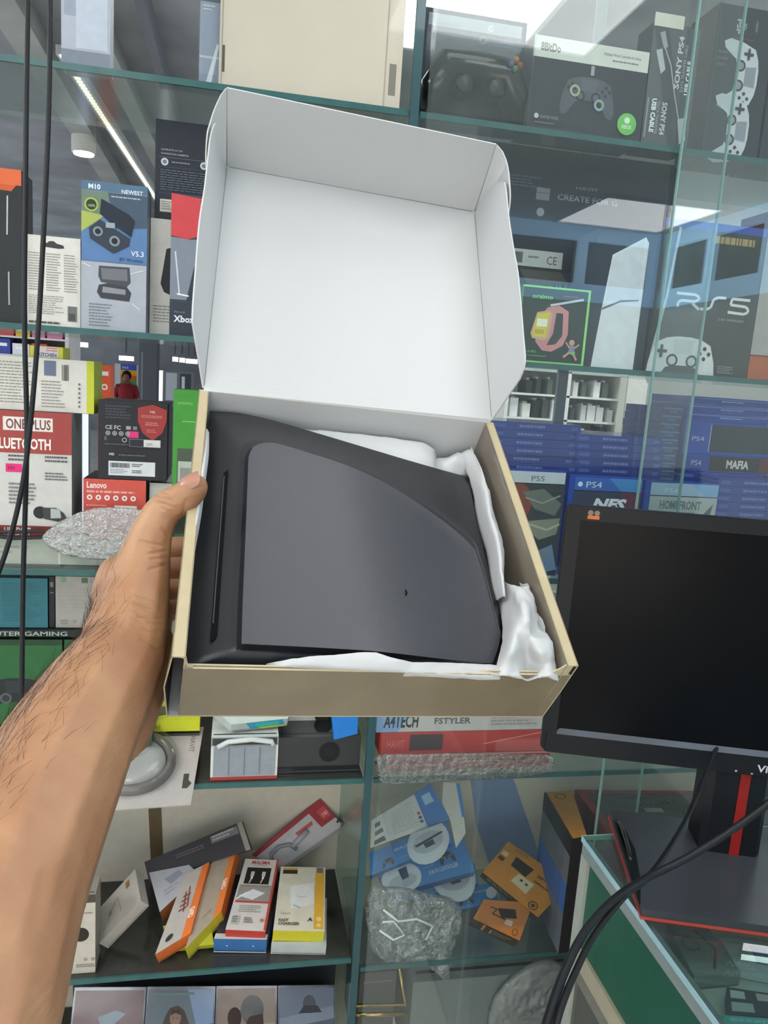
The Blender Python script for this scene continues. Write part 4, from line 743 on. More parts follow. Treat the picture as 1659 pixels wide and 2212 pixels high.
lying('white_box', 'closed white cable box leaning on the left beside the slim camera picture box', 'box', [(212, 1965), (292, 1877), (304, 1945), (214, 2038)], -42, 50, .03, (236, 2066), Z4, '#b7b0a6', side='#cdc6bc', art=lambda F: F.line([(.1, .8), (.5, .25), (.55, .75)], .02, '#9c968c').rect(.72, .1, .82, .3, '#8c6a44').line([(.25, .8), (.3, .45), (.45, .3)], .02, '#a09a90').disc(.3, .5, .05, '#8f897f'))
lying('white_cable_box', 'white box with a pale grey cable picture beneath the black lettered box', 'box', [(322, 1885), (408, 1868), (432, 1890), (345, 1970)], -22, 66, .04, (362, 2002), Z4+.02, '#b4b4b8', side='#c9cecf', bottom='#8a5c3c', art=lambda F: F.poly([(.3, .3), (.7, .15), (.75, .4), (.4, .55)], '#9698a2').small(.2, .6, .6, .8, 2, '#9a9aa0', 3))
def oart(F): F.rect(.72, 0, 1, 1, '#e2793a'); F.text(.9, .75, .1, 'cavo', '#f4e0d0', rot=-90, w=.35, bold=.03); F.small(.3, .35, .6, .6, 4, '#7a4a42', 3); F.line([(.35, .3), (.5, .6)], .05, '#8a4a40'); F.line([(.45, .25), (.6, .55)], .05, '#8a4a40'); F.disc(.3, .88, .11, '#3a3430')
lying('orange_cable_box', 'orange edged cable box tipped in front of the white cable box', 'box', [(400, 1888), (452, 1862), (412, 2015), (335, 2062)], -25, 64, .03, (352, 2082), Z4, '#b9b2a8', side='#e2763c', art=oart)
lying('orange_yellow_box', 'tall orange and yellow cable box right of the orange edged one', 'box', [(462, 1850), (512, 1832), (478, 1968), (400, 2050)], -25, 66, .035, (430, 2065), Z4+.004, '#a89a88', side='#cdc43a', right='#e27e3c', art=lambda F: F.rect(.75, 0, 1, 1, '#e27e3c').text(.9, .6, .09, 'cavo', '#f4e0d0', rot=-90, w=.35, bold=.03).text(.3, .82, .04, 'TYPE', '#6d6458'))
lying('yellow_box', 'low bright yellow box lying under the orange boxes', 'box', [(352, 2000), (455, 1990), (462, 2040), (380, 2048)], -5, 62, .014, (420, 2060), Z4, '#c8c83a', art=lambda F: F.rect(.1, .1, .9, .14, '#a8a830'))
def art(F):
    F.text(.5, .075, .05, 'MALIMA', '#b84038', 'c', w=.55, bold=.03); F.text(.5, .105, .02, 'TYPE-C CABLE', '#b85a50', 'c', w=.4)
    F.rect(.14, .13, .84, .37, '#26241f')
    for u in (.33, .65): F.rect(u-.05, .19, u+.05, .26, '#c9c8c8'); F.rect(u-.03, .26, u+.03, .3, '#e8e8e8'); F.line([(u, .3), (u-.04, .36)], .03, '#d8d8d8')
    F.rect(.05, .39, .95, .62, '#9a948c'); F.text(.12, .415, .02, 'SUPPORTS CABLE', '#6a5a52', w=.75); F.poly([(.1, .55), (.45, .45), (.8, .5), (.5, .6)], '#dcdcdc'); F.line([(.05, .6), (.3, .5)], .04, '#e8e8e8'); F.rect(.05, .62, .95, .64, '#c04038')
    F.small(.2, .68, .8, .78, 4, '#8f8a84', 4, .35); F.rect(.08, .82, .28, .93, '#b4b0a8'); F.small(.1, .83, .26, .92, 3, '#5f5b55', 5); F.small(.4, .84, .65, .92, 3, '#6f6b65', 6); F.disc(.86, .87, .05, '#d07068'); F.rect(.95, 0, 1, 1, '#b84a40')
lying('type_c_cable_box', 'white and red box picturing two white plugs on the bottom left shelf', 'box', [(530, 1855), (602, 1858), (573, 2012), (487, 2008)], -4, 75, .030, (500, 2038), Z4+.020, '#d2ccc4', side='#c0443a', art=art)
lying('blue_box', 'blue and white box lying underneath the white and red two plug box', 'box', [(500, 1920), (605, 1925), (576, 2030), (462, 2028)], -2, 83, .030, (462, 2072), Z4, '#3a3a44', side='#3e6fa8', art=lambda F: F.rect(0, .9, 1, 1, '#c9cac8'), arts={'bottom': lambda F: F.disc(.25, .5, .015, '#c9d4e0').disc(.75, .5, .015, '#c9d4e0').rect(0, .92, 1, 1, '#b9c4cc')})
def art(F):
    F.rect(.06, .02, .38, .1, '#c9a050'); F.rect(.06, .055, .38, .12, '#3a342c'); F.poly([(.25, .32), (.75, .26), (.78, .6), (.3, .68)], '#dedcd6'); F.text(.4, .5, .03, 'Typec2', '#9a9890', w=.2); F.line([(.35, .62), (.5, .66)], .02, '#6fa88c'); F.text(.1, .76, .03, 'Typec2', '#8a8578', w=.2)
    F.rect(.78, .1, .97, .97, '#d8a83c'); F.text(.08, .87, .04, 'FAST', '#5a5440', bold=.03, w=.2); F.text(.08, .92, .04, 'CHARGER', '#5a5440', bold=.03, w=.42); F.text(.66, .86, .05, 'A', '#4a463c', bold=.04, w=.1); F.disc(.88, .83, .05, '#e8c878'); F.disc(.88, .92, .04, '#e8c878'); F.rect(.8, .02, .95, .1, '#7c7468')
lying('fast_charger_box', 'yellow and white fast charger box at the right end of the bottom left shelf', 'box', [(607, 1872), (703, 1874), (701, 2012), (590, 2010)], 2, 75, .032, (590, 2045), Z4+.018, '#d4cdb8', side='#d2c832', right='#c9a040', art=art)
lying('pale_box', 'pale grey box lying underneath the yellow charger box', 'box', [(603, 1940), (706, 1940), (705, 2042), (586, 2040)], 2, 83, .022, (583, 2066), Z4, '#b4b9b6', side='#bcc2bf', art=lambda F: F.rect(.1, .1, .9, .3, '#a4a9a6'))
# game cases on the lowest left shelf
def ptr(art):
    def pr(F, t):
        mb = MB(); q_ = [F.pt(u, v, 0)+F.n*.0006 for u, v in ((.02, .02), (.02, .99), (.98, .99), (.98, .02))]; mb.prism(q_, -F.n*.0004, M('#5b4c4c', .2, coat=.5)); a_, b_, c_, d_ = [q_[i]+F.n*.0001 for i in (0, 3, 2, 1)]; art(Face(mb, a_, b_, b_.lerp(c_, .5), a_.lerp(d_, .5))); mb.build('cover_sheet', t)
        mb = MB(); q_ = [F.pt(u, v, 0)+F.n*.0012 for u, v in ((-.005, -.005), (-.005, 1.005), (1.005, 1.005), (1.005, -.005))]; mb.prism(q_, -F.n*.0003, glassy('wrap_film', '#f4f6f8', 1.0, .15, .03, '#dfe6f0', .1, 12, cap=.2)); mb.build('shrink_film', t)
    return pr
def a1(F): F.rect(0, 0, 1, 1, '#6a3634'); F.poly([(.35, .4), (.6, .3), (.75, .35), (.6, .5), (.4, .52)], '#7f8f9c'); F.poly([(0, .6), (.5, .55), (1, .7), (1, 1), (0, 1)], '#4c2a2a'); F.line([(.05, .6), (.3, .75)], .02, '#9a7a74')
def a2(F): F.rect(0, 0, 1, 1, '#56686e'); F.poly([(.6, 0), (1, 0), (1, .55), (.75, .6)], '#7f98bc'); F.poly([(.1, 1), (.2, .62), (.45, .5), (.8, .6), (1, .9), (1, 1)], '#3c302e'); F.poly([(.2, .75), (.27, .45), (.34, .3), (.46, .26), (.56, .34), (.62, .5), (.72, .78)], '#4a3c34'); F.disc(.43, .46, .085, '#8c7062', 1.35); F.poly([(.35, .42), (.38, .33), (.48, .32), (.52, .42), (.43, .38)], '#3a2d28'); F.poly([(.36, .56), (.5, .56), (.47, .66), (.4, .66)], '#6f574c'); F.rect(.385, .455, .415, .465, '#4a3830'); F.rect(.45, .455, .48, .465, '#4a3830'); F.rect(.05, .05, .7, .09, '#6f8a86')
def a3(F): F.rect(0, 0, 1, 1, '#8e735c'); F.poly([(.0, .7), (1, .6), (1, 1), (0, 1)], '#a98a60'); F.disc(.6, .38, .2, '#2c211d', 1.1); F.disc(.3, .52, .12, '#35261f', 1.3); F.poly([(.55, .5), (.78, .45), (.8, .62), (.7, .7), (.85, 1), (.3, 1), (.45, .75)], '#3a2b25')
def a4(F): F.rect(0, 0, 1, 1, '#666f82'); F.poly([(0, .6), (1, .35), (1, .6), (0, .8)], '#7f8796'); F.disc(.55, .32, .12, '#2d3038', 1.2); F.poly([(.35, .5), (.45, .35), (.7, .35), (.78, .48)], '#333640'); F.poly([(0, .8), (1, .6), (1, 1), (0, 1)], '#535a6a')
n_ = nrm(0, 38); 
for i, (xs, fn, lb) in enumerate((((162, 316), a1, 'dark red game case with a pale blotch, leftmost of the bottom row'), ((319, 465), a2, 'game case with a hooded figure portrait in the bottom row'), ((468, 598), a3, 'tan game case with a dark profile silhouette in the bottom row'), ((601, 722), a4, 'grey blue game case, rightmost of the bottom row'))):
    P0 = atY((xs[0]+xs[1])/2, 2132, 1.31); yt = 2134-.01*(xs[0]-160); 
    TL = isec(xs[0], yt, P0, n_); TR = isec(xs[1], yt-1, P0, n_); wd = (TR-TL).length
    dn = -(Vector((0, 0, 1))-n_*n_.z).normalized(); L_ = (TL.z-(E+Z5)-.014*n_.z*0)/-dn.z
    carton('game_case', lb, 'game case', TL, TR, TR+dn*L_, TL+dn*L_, .014, M('#2b2f3c', .25, coat=.4), seam=False, parts=ptr(fn), group=None)
mb = MB(); a = atY(150, 2100, 1.345); b = atY(730, 2100, 1.345); mb.box((a.x, 1.375, E+Z5), (b.x, 1.44, E+Z5+.20), M('#3a3d42', .3)); F = Face(mb, (a.x, 1.375, E+Z5+.2), (b.x, 1.375, E+Z5+.2), (b.x, 1.375, E+Z5), (a.x, 1.375, E+Z5)); F.rect(.0, .02, 1, .1, '#55585e'); mb.build('long_box', label='long dark box the bottom row of game cases leans on', cat='box')

# ================================================================== BOTTOM RIGHT
def art(F): F.poly([(0, 0), (.2, 0), (.12, 1), (0, 1)], '#8fb0da'); F.text(.05, .82, .5, 'A4TECH', '#33383c', bold=.03, w=.2, sl=.1); F.text(.37, .5, .28, 'FSTYLER', '#5f5f62', bold=.02, w=.22); F.small(.74, .3, .98, .8, 4, '#a9a5a2', 3); F.rect(.72, .15, .93, .25, '#8a8684')
zr = atY(1000, 1578, 1.225).z-E
zq = atY(1000, 1624, 1.228).z-E
stand('keyboard_carton', 'long red carton in a plastic sleeve directly on the shelf, lowest of three', 'box', (835, 1627, 1187), 1.222, S3+.0048, .14, '#b8484a', art=lambda F: F.rect(0, 0, 1, .1, '#d8a8a0').small(.4, .3, .8, .6, 2, '#e0b8b0', 3), top='#c05a58')
z1_ = atY(1000, 1627, 1.222).z-E+.0006
stand('keyboard_carton', 'long bright red carton with a dark square, middle of three', 'box', (820, 1580, 1188), 1.224, z1_, .14, '#c4403e', art=lambda F: F.rect(.17, .1, .36, .85, '#4a3a40').text(.04, .7, .35, 'HAVIT', '#e07868', w=.1).rect(.95, .2, .98, .5, '#e8dcd8').line([(.6, .6), (.95, .1)], .006, '#e09890'), top='#c85a55')
z2_ = atY(1000, 1580, 1.224).z-E+.0006
stand('keyboard_carton', 'white and blue keyboard carton on top of the red cartons', 'box', (815, 1505, 1190), 1.226, z2_, .14, '#cfcac8', side='#b9b6b6', art=lambda F: (F.poly([(0, 0), (.25, 0), (.12, 1), (0, 1)], '#8fb0da'), F.text(.04, .86, .36, 'A4TECH', '#33383c', bold=.03, w=.19, sl=.1), F.text(.32, .78, .17, 'FSTYLER', '#5f5f62', bold=.02, w=.21), F.small(.65, .5, .95, .9, 4, '#a9a5a2', 3)))
lump('plastic_sleeve', 'loose clear plastic sleeve crumpled along the lowest red carton', 'packaging', [atY(x, y, 1.2) for x, y in ((815, 1632), (900, 1628), (1000, 1626), (1100, 1628), (1185, 1632), (1192, 1665), (1100, 1680), (1000, 1683), (900, 1690), (830, 1692), (815, 1665))], glassy('sleeve_film', '#f6f4f4', 3.0, .06, .08, '#f6f2f0', 1.0, 80, cap=.6), 5, .003, 60, squash=.03, sub=8, seg=(1, 20))
def boxblue(F, flip=False):
    F.rect(0, 0, 1, 1, '#3f86c4')
    F.disc(.72, .55, .26, '#cdd6da', .9); F.disc(.72, .55, .19, '#aeb8be', .6); F.poly([(.55, .5), (.9, .3), (.92, .38), (.58, .6)], '#2c3a4c'); F.poly([(.66, .55), (.78, .5), (.8, .75), (.68, .78)], '#33435a')
    F.text(.30, .40, .13, 'FOR P4 CONTROLLER', '#d8e6f0', w=.34, bold=.01); F.pad(.22, .74, .07, '#26384c', '#8aa0b4'); F.text(.33, .78, .08, 'ps4 slim', '#9ad0c0', w=.12)
def prt(F, t):
    mb = MB(); o_ = [isec(x, y, F.pt(1, .5, 0)-F.n*.002, F.n) for x, y in ((955, 1735), (958, 1690), (994, 1692), (1006, 1800), (985, 1832), (972, 1770))][::-1]; mb.prism(o_, -F.n*.0008, M('#b9bab2', .6)); mb.prism([isec(x, y, F.pt(1, .5, 0)-F.n*.0005, F.n) for x, y in ((985, 1692), (993, 1692), (1005, 1765), (998, 1765))][::-1], -F.n*.0008, M('#3a78b8', .6)); mb.build('open_end_flap', t)
lying('controller_stand_box', 'blue box with a white printed panel and open grey end flap, topmost of pile', 'box', [(802, 1772), (930, 1694), (972, 1770), (800, 1832)], -14, 30, .05, (805, 1892), Z4+.09, '#b8bcb8', side='#2f6cae', seam=False,
      art=lambda F: (F.rect(.72, 0, 1, 1, '#2f6cae'), F.rect(.80, .15, .93, .42, '#8ab0cc'), F.small(.3, .15, .66, .9, 10, '#9a9e9c', 3, .3, .2), F.poly([(.06, .2), (.14, .2), (.14, .35), (.06, .35)], '#4a4e50'), F.poly([(.06, .5), (.16, .45), (.18, .6), (.06, .65)], '#4a4e50'), F.poly([(.05, .8), (.18, .75), (.2, .92), (.05, .95)], '#3a3e40'), F.rect(.66, .5, .7, .58, '#a04a50'), F.rect(.66, .62, .7, .7, '#3a4468'), F.rect(.66, .74, .7, .82, '#3a4468')),
      arts={'bottom': lambda F: F.disc(.72, .5, .24, '#cdd6da').poly([(.55, .5), (.92, .2), (.94, .35), (.6, .65)], '#2c3a4c').text(.25, .45, .14, 'FOR P4 CONTROLLER', '#d8e6f0', w=.34).pad(.2, .75, .06, '#26384c', '#8aa0b4')}, parts=prt)
def BB(F, big=.5):
    boxblue(F)
lying('controller_stand_box', 'blue box with a white oval stand picture sloping below the open one', 'box', [(798, 1842), (966, 1775), (978, 1820), (800, 1892)], -14, 48, .03, (802, 1910), Z4+.06, '#3f86c4', side='#2f6cae', art=boxblue)
def b2(F):
    F.rect(0, 0, 1, 1, '#3a80c0'); F.disc(.2, .5, .22, '#cdd6da', .8); F.disc(.2, .62, .16, '#aeb8be', .5); F.poly([(.2, .15), (.3, .12), (.28, .55), (.2, .58)], '#2c4468'); F.pad(.75, .35, .09, '#26384c', '#9ab0c4'); F.text(.5, .72, .13, 'FOR PS CONTROLLER', '#cfe0f0', w=.34); F.text(.48, .45, .06, 'ps4 slim', '#9ad0c0', w=.1)
lying('controller_stand_box', 'blue box with a dark gamepad picture in the middle of the pile', 'box', [(818, 1888), (1002, 1812), (1026, 1882), (842, 1932)], -14, 52, .03, (848, 1945), Z4+.03, '#3a80c0', side='#2c64a4', art=b2)
lying('controller_stand_box', 'blue box with half an oval showing near the plastic bag', 'box', [(842, 1922), (1024, 1862), (1034, 1908), (862, 1946)], -12, 58, .025, (880, 1958), Z4+.012, '#3f86c4', side='#2c64a4', art=boxblue)
lying('controller_stand_box', 'smaller blue box end poking out in front of the orange boxes', 'box', [(965, 1925), (1072, 1905), (1074, 1948), (985, 1966)], -10, 55, .02, (985, 1975), Z4+.001, '#3a80c0', side='#2c64a4', art=lambda F: F.pad(.3, .6, .16, '#26384c', '#9ab0c4').text(.5, .4, .12, 'FOR P4', '#cfe0f0', w=.3).disc(1.0-.12, .5, .12, '#c9d2d8'))
def art(F):
    F.rect(0, 0, 1, 1, '#c58634'); F.poly([(.22, .2), (.52, .22), (.5, .48), (.24, .45)], '#2c2620'); F.poly([(.4, .5), (.66, .5), (.66, .78), (.38, .74)], '#cfc6a0'); F.rect(.47, .57, .51, .62, '#4a443a'); F.rect(.56, .58, .6, .63, '#4a443a')
    F.text(.16, .10, .06, 'KAISER', '#8a5a24', w=.2); F.rect(.03, .25, .12, .36, '#e0c890'); F.rect(.03, .4, .12, .5, '#5c4020'); F.text(.62, .34, .06, 'WIFI DONGLE', '#4a3418', w=.3, rot=-12, bold=.03); F.small(.62, .42, .9, .5, 1, '#6a4a20', 3); F.ring(.84, .88, .07, .015, '#5a4018'); F.disc(.84, .88, .03, '#5a4018')
lying('adapter_box', 'larger orange box picturing a beige adapter, tilted on top of the smaller one', 'box', [(1098, 1818), (1232, 1908), (1162, 1982), (1042, 1884)], 8, 60, .018, (1166, 1990), Z4+.035, '#c58634', side='#2c2822', art=art, arts={'bottom': lambda F: F.small(.1, .2, .9, .8, 2, '#8a7a5c', 3), 'right': lambda F: F.text(.3, .7, .4, 'V 5.1', '#c9bea8', w=.3)})
lying('adapter_box', 'smaller orange box with a black plug picture, below the larger orange one', 'box', [(1040, 1945), (1165, 1955), (1166, 1985), (1122, 2034)][:0] or [(1045, 1943), (1152, 1950), (1122, 2032), (1022, 1984)], 10, 58, .03, (1118, 2062), Z4, '#b5743a', side='#33291f', right='#b06c34', art=lambda F: F.poly([(.35, .3), (.7, .25), (.8, .5), (.5, .6)], '#241f1b').rect(.6, .6, .75, .75, '#b9b0b0').ring(.86, .86, .06, .014, '#6a4a20').line([(.2, .3), (.35, .35), (.3, .55), (.6, .62)], .025, '#3a2c22'), arts={'bottom': lambda F: F.rect(.25, .1, .3, .9, '#b5743a').rect(.42, .3, .46, .8, '#b5743a').small(.5, .3, .9, .8, 2, '#7a6a50', 3)})
carton('orange_top_box', 'tall box with an orange top and blue striped side by the counter corner', 'box', *[atZ(x, y, -.80) for x, y in ((1176, 1712), (1236, 1708), (1268, 1806), (1236, 1812))], .238, '#b98040', side='#2e2c2c', left='#5c6066', seam=False, arts={'left': lambda F: F.rect(.35, 0, .6, 1, '#2f5a94').rect(.85, 0, 1, 1, '#26272a')}, art=lambda F: F.ring(.5, .12, .2, .04, '#6a4a28').rect(.0, 0, .06, 1, '#3a342c'))
carton('red_trimmed_box', 'large dark glossy box with red borders behind the monitor stand', 'box', *[atZ(x, y, -.815) for x, y in ((1242, 1706), (1640, 1710), (1690, 1808), (1310, 1792))], .223, M('#3f4240', .12, coat=.6), side='#8a4a48', seam=False, art=lambda F: F.rect(0, 0, 1, .09, '#8a4e4c').rect(0, 0, .045, 1, '#8a3e3c').rect(.3, .45, .4, .55, '#8c9090').small(.2, .25, .5, .35, 2, '#6a6e6c', 3).rect(.3, .65, .35, .72, '#9a9e9c'))
lump('clear_plastic_bag', 'crumpled clear plastic bag in front of the blue boxes', 'packaging', [atY(x, y, 1.225) for x, y in ((795, 1925), (850, 1915), (920, 1928), (985, 1945), (996, 1985), (980, 2040), (965, 2110), (930, 2085), (880, 2072), (810, 2058), (790, 1990))], glassy('clear_bag_clean', '#f6f8f9', 3.5, .05, .09, '#f6f8f9', 1.0, 70, cap=.6), 8, .012, 30, squash=.25, sub=8, seg=(1, 26))
mb = MB()
for pl in (((828, 1965), (860, 1990), (900, 1985), (935, 2000), (920, 2030)), ((820, 2010), (850, 2030), (875, 2020), (850, 1990), (826, 1992))): mb.tube([atY(x, y, 1.197) for x, y in pl], .0022, M('#dfe4e6', .3), 6)
mb.build('cable', label='thin white cord bundled inside the clear plastic bag', cat='cable')
lump('white_foam_bag', 'greyish crumpled foam bag at the bottom between the glass edge and the counter', 'packaging', [atY(x, y, 1.23) for x, y in ((1060, 2260), (1058, 2180), (1085, 2130), (1140, 2085), (1190, 2072), (1225, 2100), (1235, 2180), (1225, 2260), (1140, 2290))], glassy('foam_film', '#c9c9c9', 1.6, .25, .55, '#b4b2b0', 1.0, 45, cap=.4), 11, .005, 42, squash=.22, sub=8, seg=(1, 26))
# brass framed glass stand under the bag, and grey carton floor
t = thing('brass_frame', atY(820, 2180, 1.22), 'gold coloured metal frame at the bottom beside the divider', 'frame'); br = M('#b59a5c', .2, .9)
mb = MB(); A = [atY(x, y, 1.24) for x, y in ((862, 2085), (876, 2170), (770, 2172))]; mb.tube(A, .0035, br, 10); mb.build('upper_rail', t)
mb = MB(); A = [atY(x, y, 1.225) for x, y in ((880, 2190), (770, 2192))]; mb.tube(A, .004, br, 10); mb.build('lower_rail', t)
stand('grey_carton', 'smooth grey carton filling the bottom of the right half under the boxes', 'box', (885, 2108, 1245), 1.24, S5+.0, .2, '#7d8280', art=lambda F: F.rect(.25, .75, .27, .77, '#a9adab'), top='#8a8f8c')
stand('dark_carton', 'dark grey box behind the gold frame at the bottom', 'box', (772, 2100, 850), 1.27, S5, .15, '#5c5b57', art=lambda F: F.rect(.1, .1, .9, .12, '#7a776e'))
mb = MB(); mb.tube([atY(1210, 1930, 1.24), atY(1222, 1955, 1.235), atY(1232, 1985, 1.23)], .0012, M('#3a3434'), 6); q_ = [atY(x, y, 1.23) for x, y in ((1222, 1975), (1238, 1978), (1236, 2012), (1220, 2010))]; mb.prism(q_, Vector((0, .004, 0)), M('#8c2a2c')); mb.build('red_tag', label='small dark red tag on a string beside the counter corner', cat='tag')

# ================================================================== COUNTER, MONITOR
ZC = -0.66
cA = atZ(1258, 1806, ZC)
t = thing('display_counter', (cA.x, cA.y, 0), 'glass topped display counter with a green side panel in front of the cabinet', 'counter')
x0, y1 = cA.x, cA.y; alu = M('#a9aea4', .35, .1)
mb = MB(); mb.box((x0, -.4, E+ZC-.008), (x0+1.2, y1, E+ZC), glassy('counter_glass', '#e6f2ef', 1.2, .02, .05, '#a8b4b4', cap=.2)); mb.build('glass_top', t)
mb = MB(); mb.box((x0-.0012, -.4, E+ZC-.0082), (x0-.0002, y1, E+ZC+.0004), M('#9fc4cc', .2, coat=.4)); mb.box((x0, y1, E+ZC-.0082), (x0+1.2, y1+.0012, E+ZC+.0004), M('#9fc4b8', .2, coat=.4)); mb.build('glass_edge', t)
mb = MB(); mb.box((x0+.001, -.4, E+ZC-.028), (x0+.014, y1-.002, E+ZC-.0085), M('#8e9a98', .3, .2)); mb.build('top_rail', t)
mb = MB(); mb.box((x0+.001, y1-.022, .05), (x0+.022, y1-.001, E+ZC-.0285), alu); mb.build('corner_post', t)
mb = MB(); mb.box((x0+.006, -.4, E+ZC-.17), (x0+.012, y1-.0225, E+ZC-.0285), M('#1c5442', .4, coat=.2)); mb.build('green_panel', t)
mb = MB(); mb.box((x0+.001, -.4, E+ZC-.20), (x0+.018, y1-.0225, E+ZC-.1705), M('#a8a28c', .35, .1)); mb.box((x0+.003, -.4, E+ZC-.225), (x0+.016, y1-.0225, E+ZC-.2015), M('#74746a', .4)); mb.build('middle_rail', t)
mb = MB(); mb.box((x0+.006, -.4, .06), (x0+.012, y1-.0225, E+ZC-.226), glassy('smoked_glass', '#8c9490', 1.0, .05, .35, '#8a8c84', cap=.2)); mb.build('lower_panel', t)
mb = MB(); mb.box((x0+.03, -.4, E+ZC-.085), (x0+1.2, y1-.03, E+ZC-.08), M('#b8c0bc', .3)); mb.build('inner_shelf', t)
mb = MB(); mb.box((x0+.02, -.4, .0), (x0+1.18, y1-.02, .06), M('#2f3130', .5)); mb.build('plinth', t)
ZI = ZC-.0795
def inc(name, label, quad, c, art, th=.02):
    q_ = [atZ(x, y, ZI+th) for x, y in quad]; carton(name, label, 'box', *q_, th, c, art=art)
inc('phone_accessory_box', 'pale blue and white box under the counter glass at the right edge', [(1555, 2025), (1700, 2040), (1720, 2110), (1590, 2085)], '#b9c6c8', lambda F: F.rect(.4, .2, 1, .8, '#4a78b0'))
inc('cable_packet', 'packet with two white plugs under the counter glass in the lower right corner', [(1570, 2132), (1690, 2150), (1720, 2200), (1575, 2190)], '#3a4450', lambda F: F.rect(.05, .1, .3, .4, '#c9cccc').rect(.05, .55, .4, .9, '#b4b8ba').rect(.5, .1, .95, .4, '#c8b8b4'))
inc('teal_pouch', 'turquoise pouch at the bottom right corner under the counter glass', [(1560, 2192), (1720, 2205), (1760, 2260), (1570, 2250)], '#55b4b8', lambda F: F.small(.1, .1, .9, .9, 3, '#8ad0d0', 3))
inc('grey_cable_packet', 'clear packet with a coiled grey cable under the counter glass', [(1440, 1995), (1530, 2005), (1600, 2100), (1500, 2110)], '#7d8884', lambda F: F.ring(.3, .4, .2, .03, '#4a524c').line([(.6, .1), (.8, .5), (.5, .9)], .06, '#3f4642'))
# cable tie trays etc
# monitor
a17 = math.radians(17.0); EX = Vector((math.cos(a17), -math.sin(a17), 0)); EY = Vector((math.sin(a17), math.cos(a17), 0)); UZ = Vector((0, 0, 1))
b0_ = atZ(1386, 1976, ZC+.006)
t = thing('computer_monitor', b0_, 'black computer monitor on a black and red stand on the glass counter', 'monitor')
BW_, BDp = .30, .235
mb = MB(); top = [b0_, b0_+EX*BW_, b0_+EX*BW_+EY*BDp, b0_+EY*BDp]; mb.prism([p+UZ*.008 for p in top], -UZ*.010, M('#3d4146', .35)); mb.build('base_plate', t)
mb = MB()
mb.prism([p-UZ*.0021 for p in (b0_-EX*.0015-EY*.0015, b0_+EX*BW_-EY*.0015, b0_+EX*BW_+EY*BDp, b0_-EX*.0015+EY*BDp)], -UZ*.0035, M('#b4483e', .4)); mb.build('red_base_trim', t)
mb = MB(); cs = b0_+EX*.0; mb.tube([b0_+EX*.006+EY*(.10+.012*i)+UZ*(.006+.010*math.sin(math.pi*i/9)) for i in range(10)], [.003]*10, M('#17181a', .15, coat=.6), 8); mb.prism([atZ(x, y, ZC+.0146) for x, y in ((1323, 1772), (1383, 1962), (1384, 1905), (1372, 1835), (1352, 1795))], Vector((0, 0, .0008)), M('#0e0f11', .15, coat=.5)); mb.build('base_groove', t)
nb = atZ(1572, 1838, ZC+.014); 
hw, dpt = .043, .05
mb = MB(); nk = [nb+EX*(x_)+EY*(y_) for x_, y_ in ((-hw, 0), (-hw+.008, -.008), (hw-.008, -.008), (hw, 0), (hw, dpt), (-hw, dpt))]; mb.prism(nk, UZ*.30, M('#17191d', .3)); mb.build('neck', t)
mb = MB(); mb.prism([nb+EX*x_+EY*y_+UZ*z_ for x_, y_, z_ in ((-.002, -.0085, 0), (.012, -.0085, 0), (.012, -.0085, .2), (-.002, -.0085, .2))], -EY*.001, M('#8c1f1c', .4)); mb.build('red_stripe', t)
# screen: plane just in front of the neck
pn = -EY; P0 = nb-EY*.012
tilt = Vector((0, 0, 1))
BLc = isec(1183, 1621, P0, pn); TLc = isec(1209, 1089, P0, pn)
up_ = (TLc-BLc); Hm = up_.length; up_ = (UZ*up_.dot(UZ)).normalized(); Wm = Hm*1.70
BLc = BLc.copy(); TLc = BLc+up_*Hm; TLc = TLc
mid = isec(1196, 1355, P0, pn); offx = (mid-BLc).dot(EX); BLc = BLc+EX*offx
Pm = lambda x_, z_, d=0: BLc+EX*x_+up_*z_+pn*d
blk = M('#121419', .4, spec=.3); mb = MB(); rr = .006
mb.prism([Pm(rr, 0), Pm(Wm-rr, 0), Pm(Wm, rr), Pm(Wm, Hm-rr), Pm(Wm-rr, Hm), Pm(rr, Hm), Pm(0, Hm-rr), Pm(0, rr)], EY*.012, blk); mb.prism([Pm(.06, .05)+EY*.012, Pm(Wm-.06, .05)+EY*.012, Pm(Wm-.06, Hm-.05)+EY*.012, Pm(.06, Hm-.05)+EY*.012], EY*.022, blk)
mb.build('housing', t)
bz, bb = .020, .029
mb = MB()
def bar(x0_, z0_, x1_, z1_, h=.004): mb.prism([Pm(x0_, z0_, h), Pm(x1_, z0_, h), Pm(x1_, z1_, h), Pm(x0_, z1_, h)], EY*h, blk)
bar(rr, .0, Wm-rr, bb); bar(0.0005, Hm-bz, Wm-.0005, Hm-.0005) ; bar(0.0005, bb, bz, Hm-bz); bar(Wm-bz, bb, Wm-.0005, Hm-bz)
F = Face(mb, Pm(0, bb, .004), Pm(Wm, bb, .004), Pm(Wm, 0, .004), Pm(0, 0, .004))
F.text(.488, .78, .36, 'ViewSonic', '#c9ccd0', bold=.02, w=.12); F.rect(.44, .82, .445, .9, '#b9bcc0'); F.rect(.475, .88, .48, .94, '#b9bcc0')
F = Face(mb, Pm(0, Hm, .004), Pm(Wm, Hm, .004), Pm(Wm, Hm-bz, .004), Pm(0, Hm-bz, .004))
F.disc(.052, .42, .006, '#8c7a6c'); F.disc(.066, .42, .006, '#8c7a6c'); F.rect(.046, .6, .072, .85, '#d0763c'); mb.build('bezel', t)
mb = MB(); mb.prism([Pm(bz-.004, bb, .004), Pm(Wm-bz, bb, .004), Pm(Wm-bz-.004, bb+.008, .0008), Pm(bz+.004, bb+.008, .0008)], EY*.0006, M('#55585d', .3, coat=.3)); mb.build('lower_screen_strip', t)
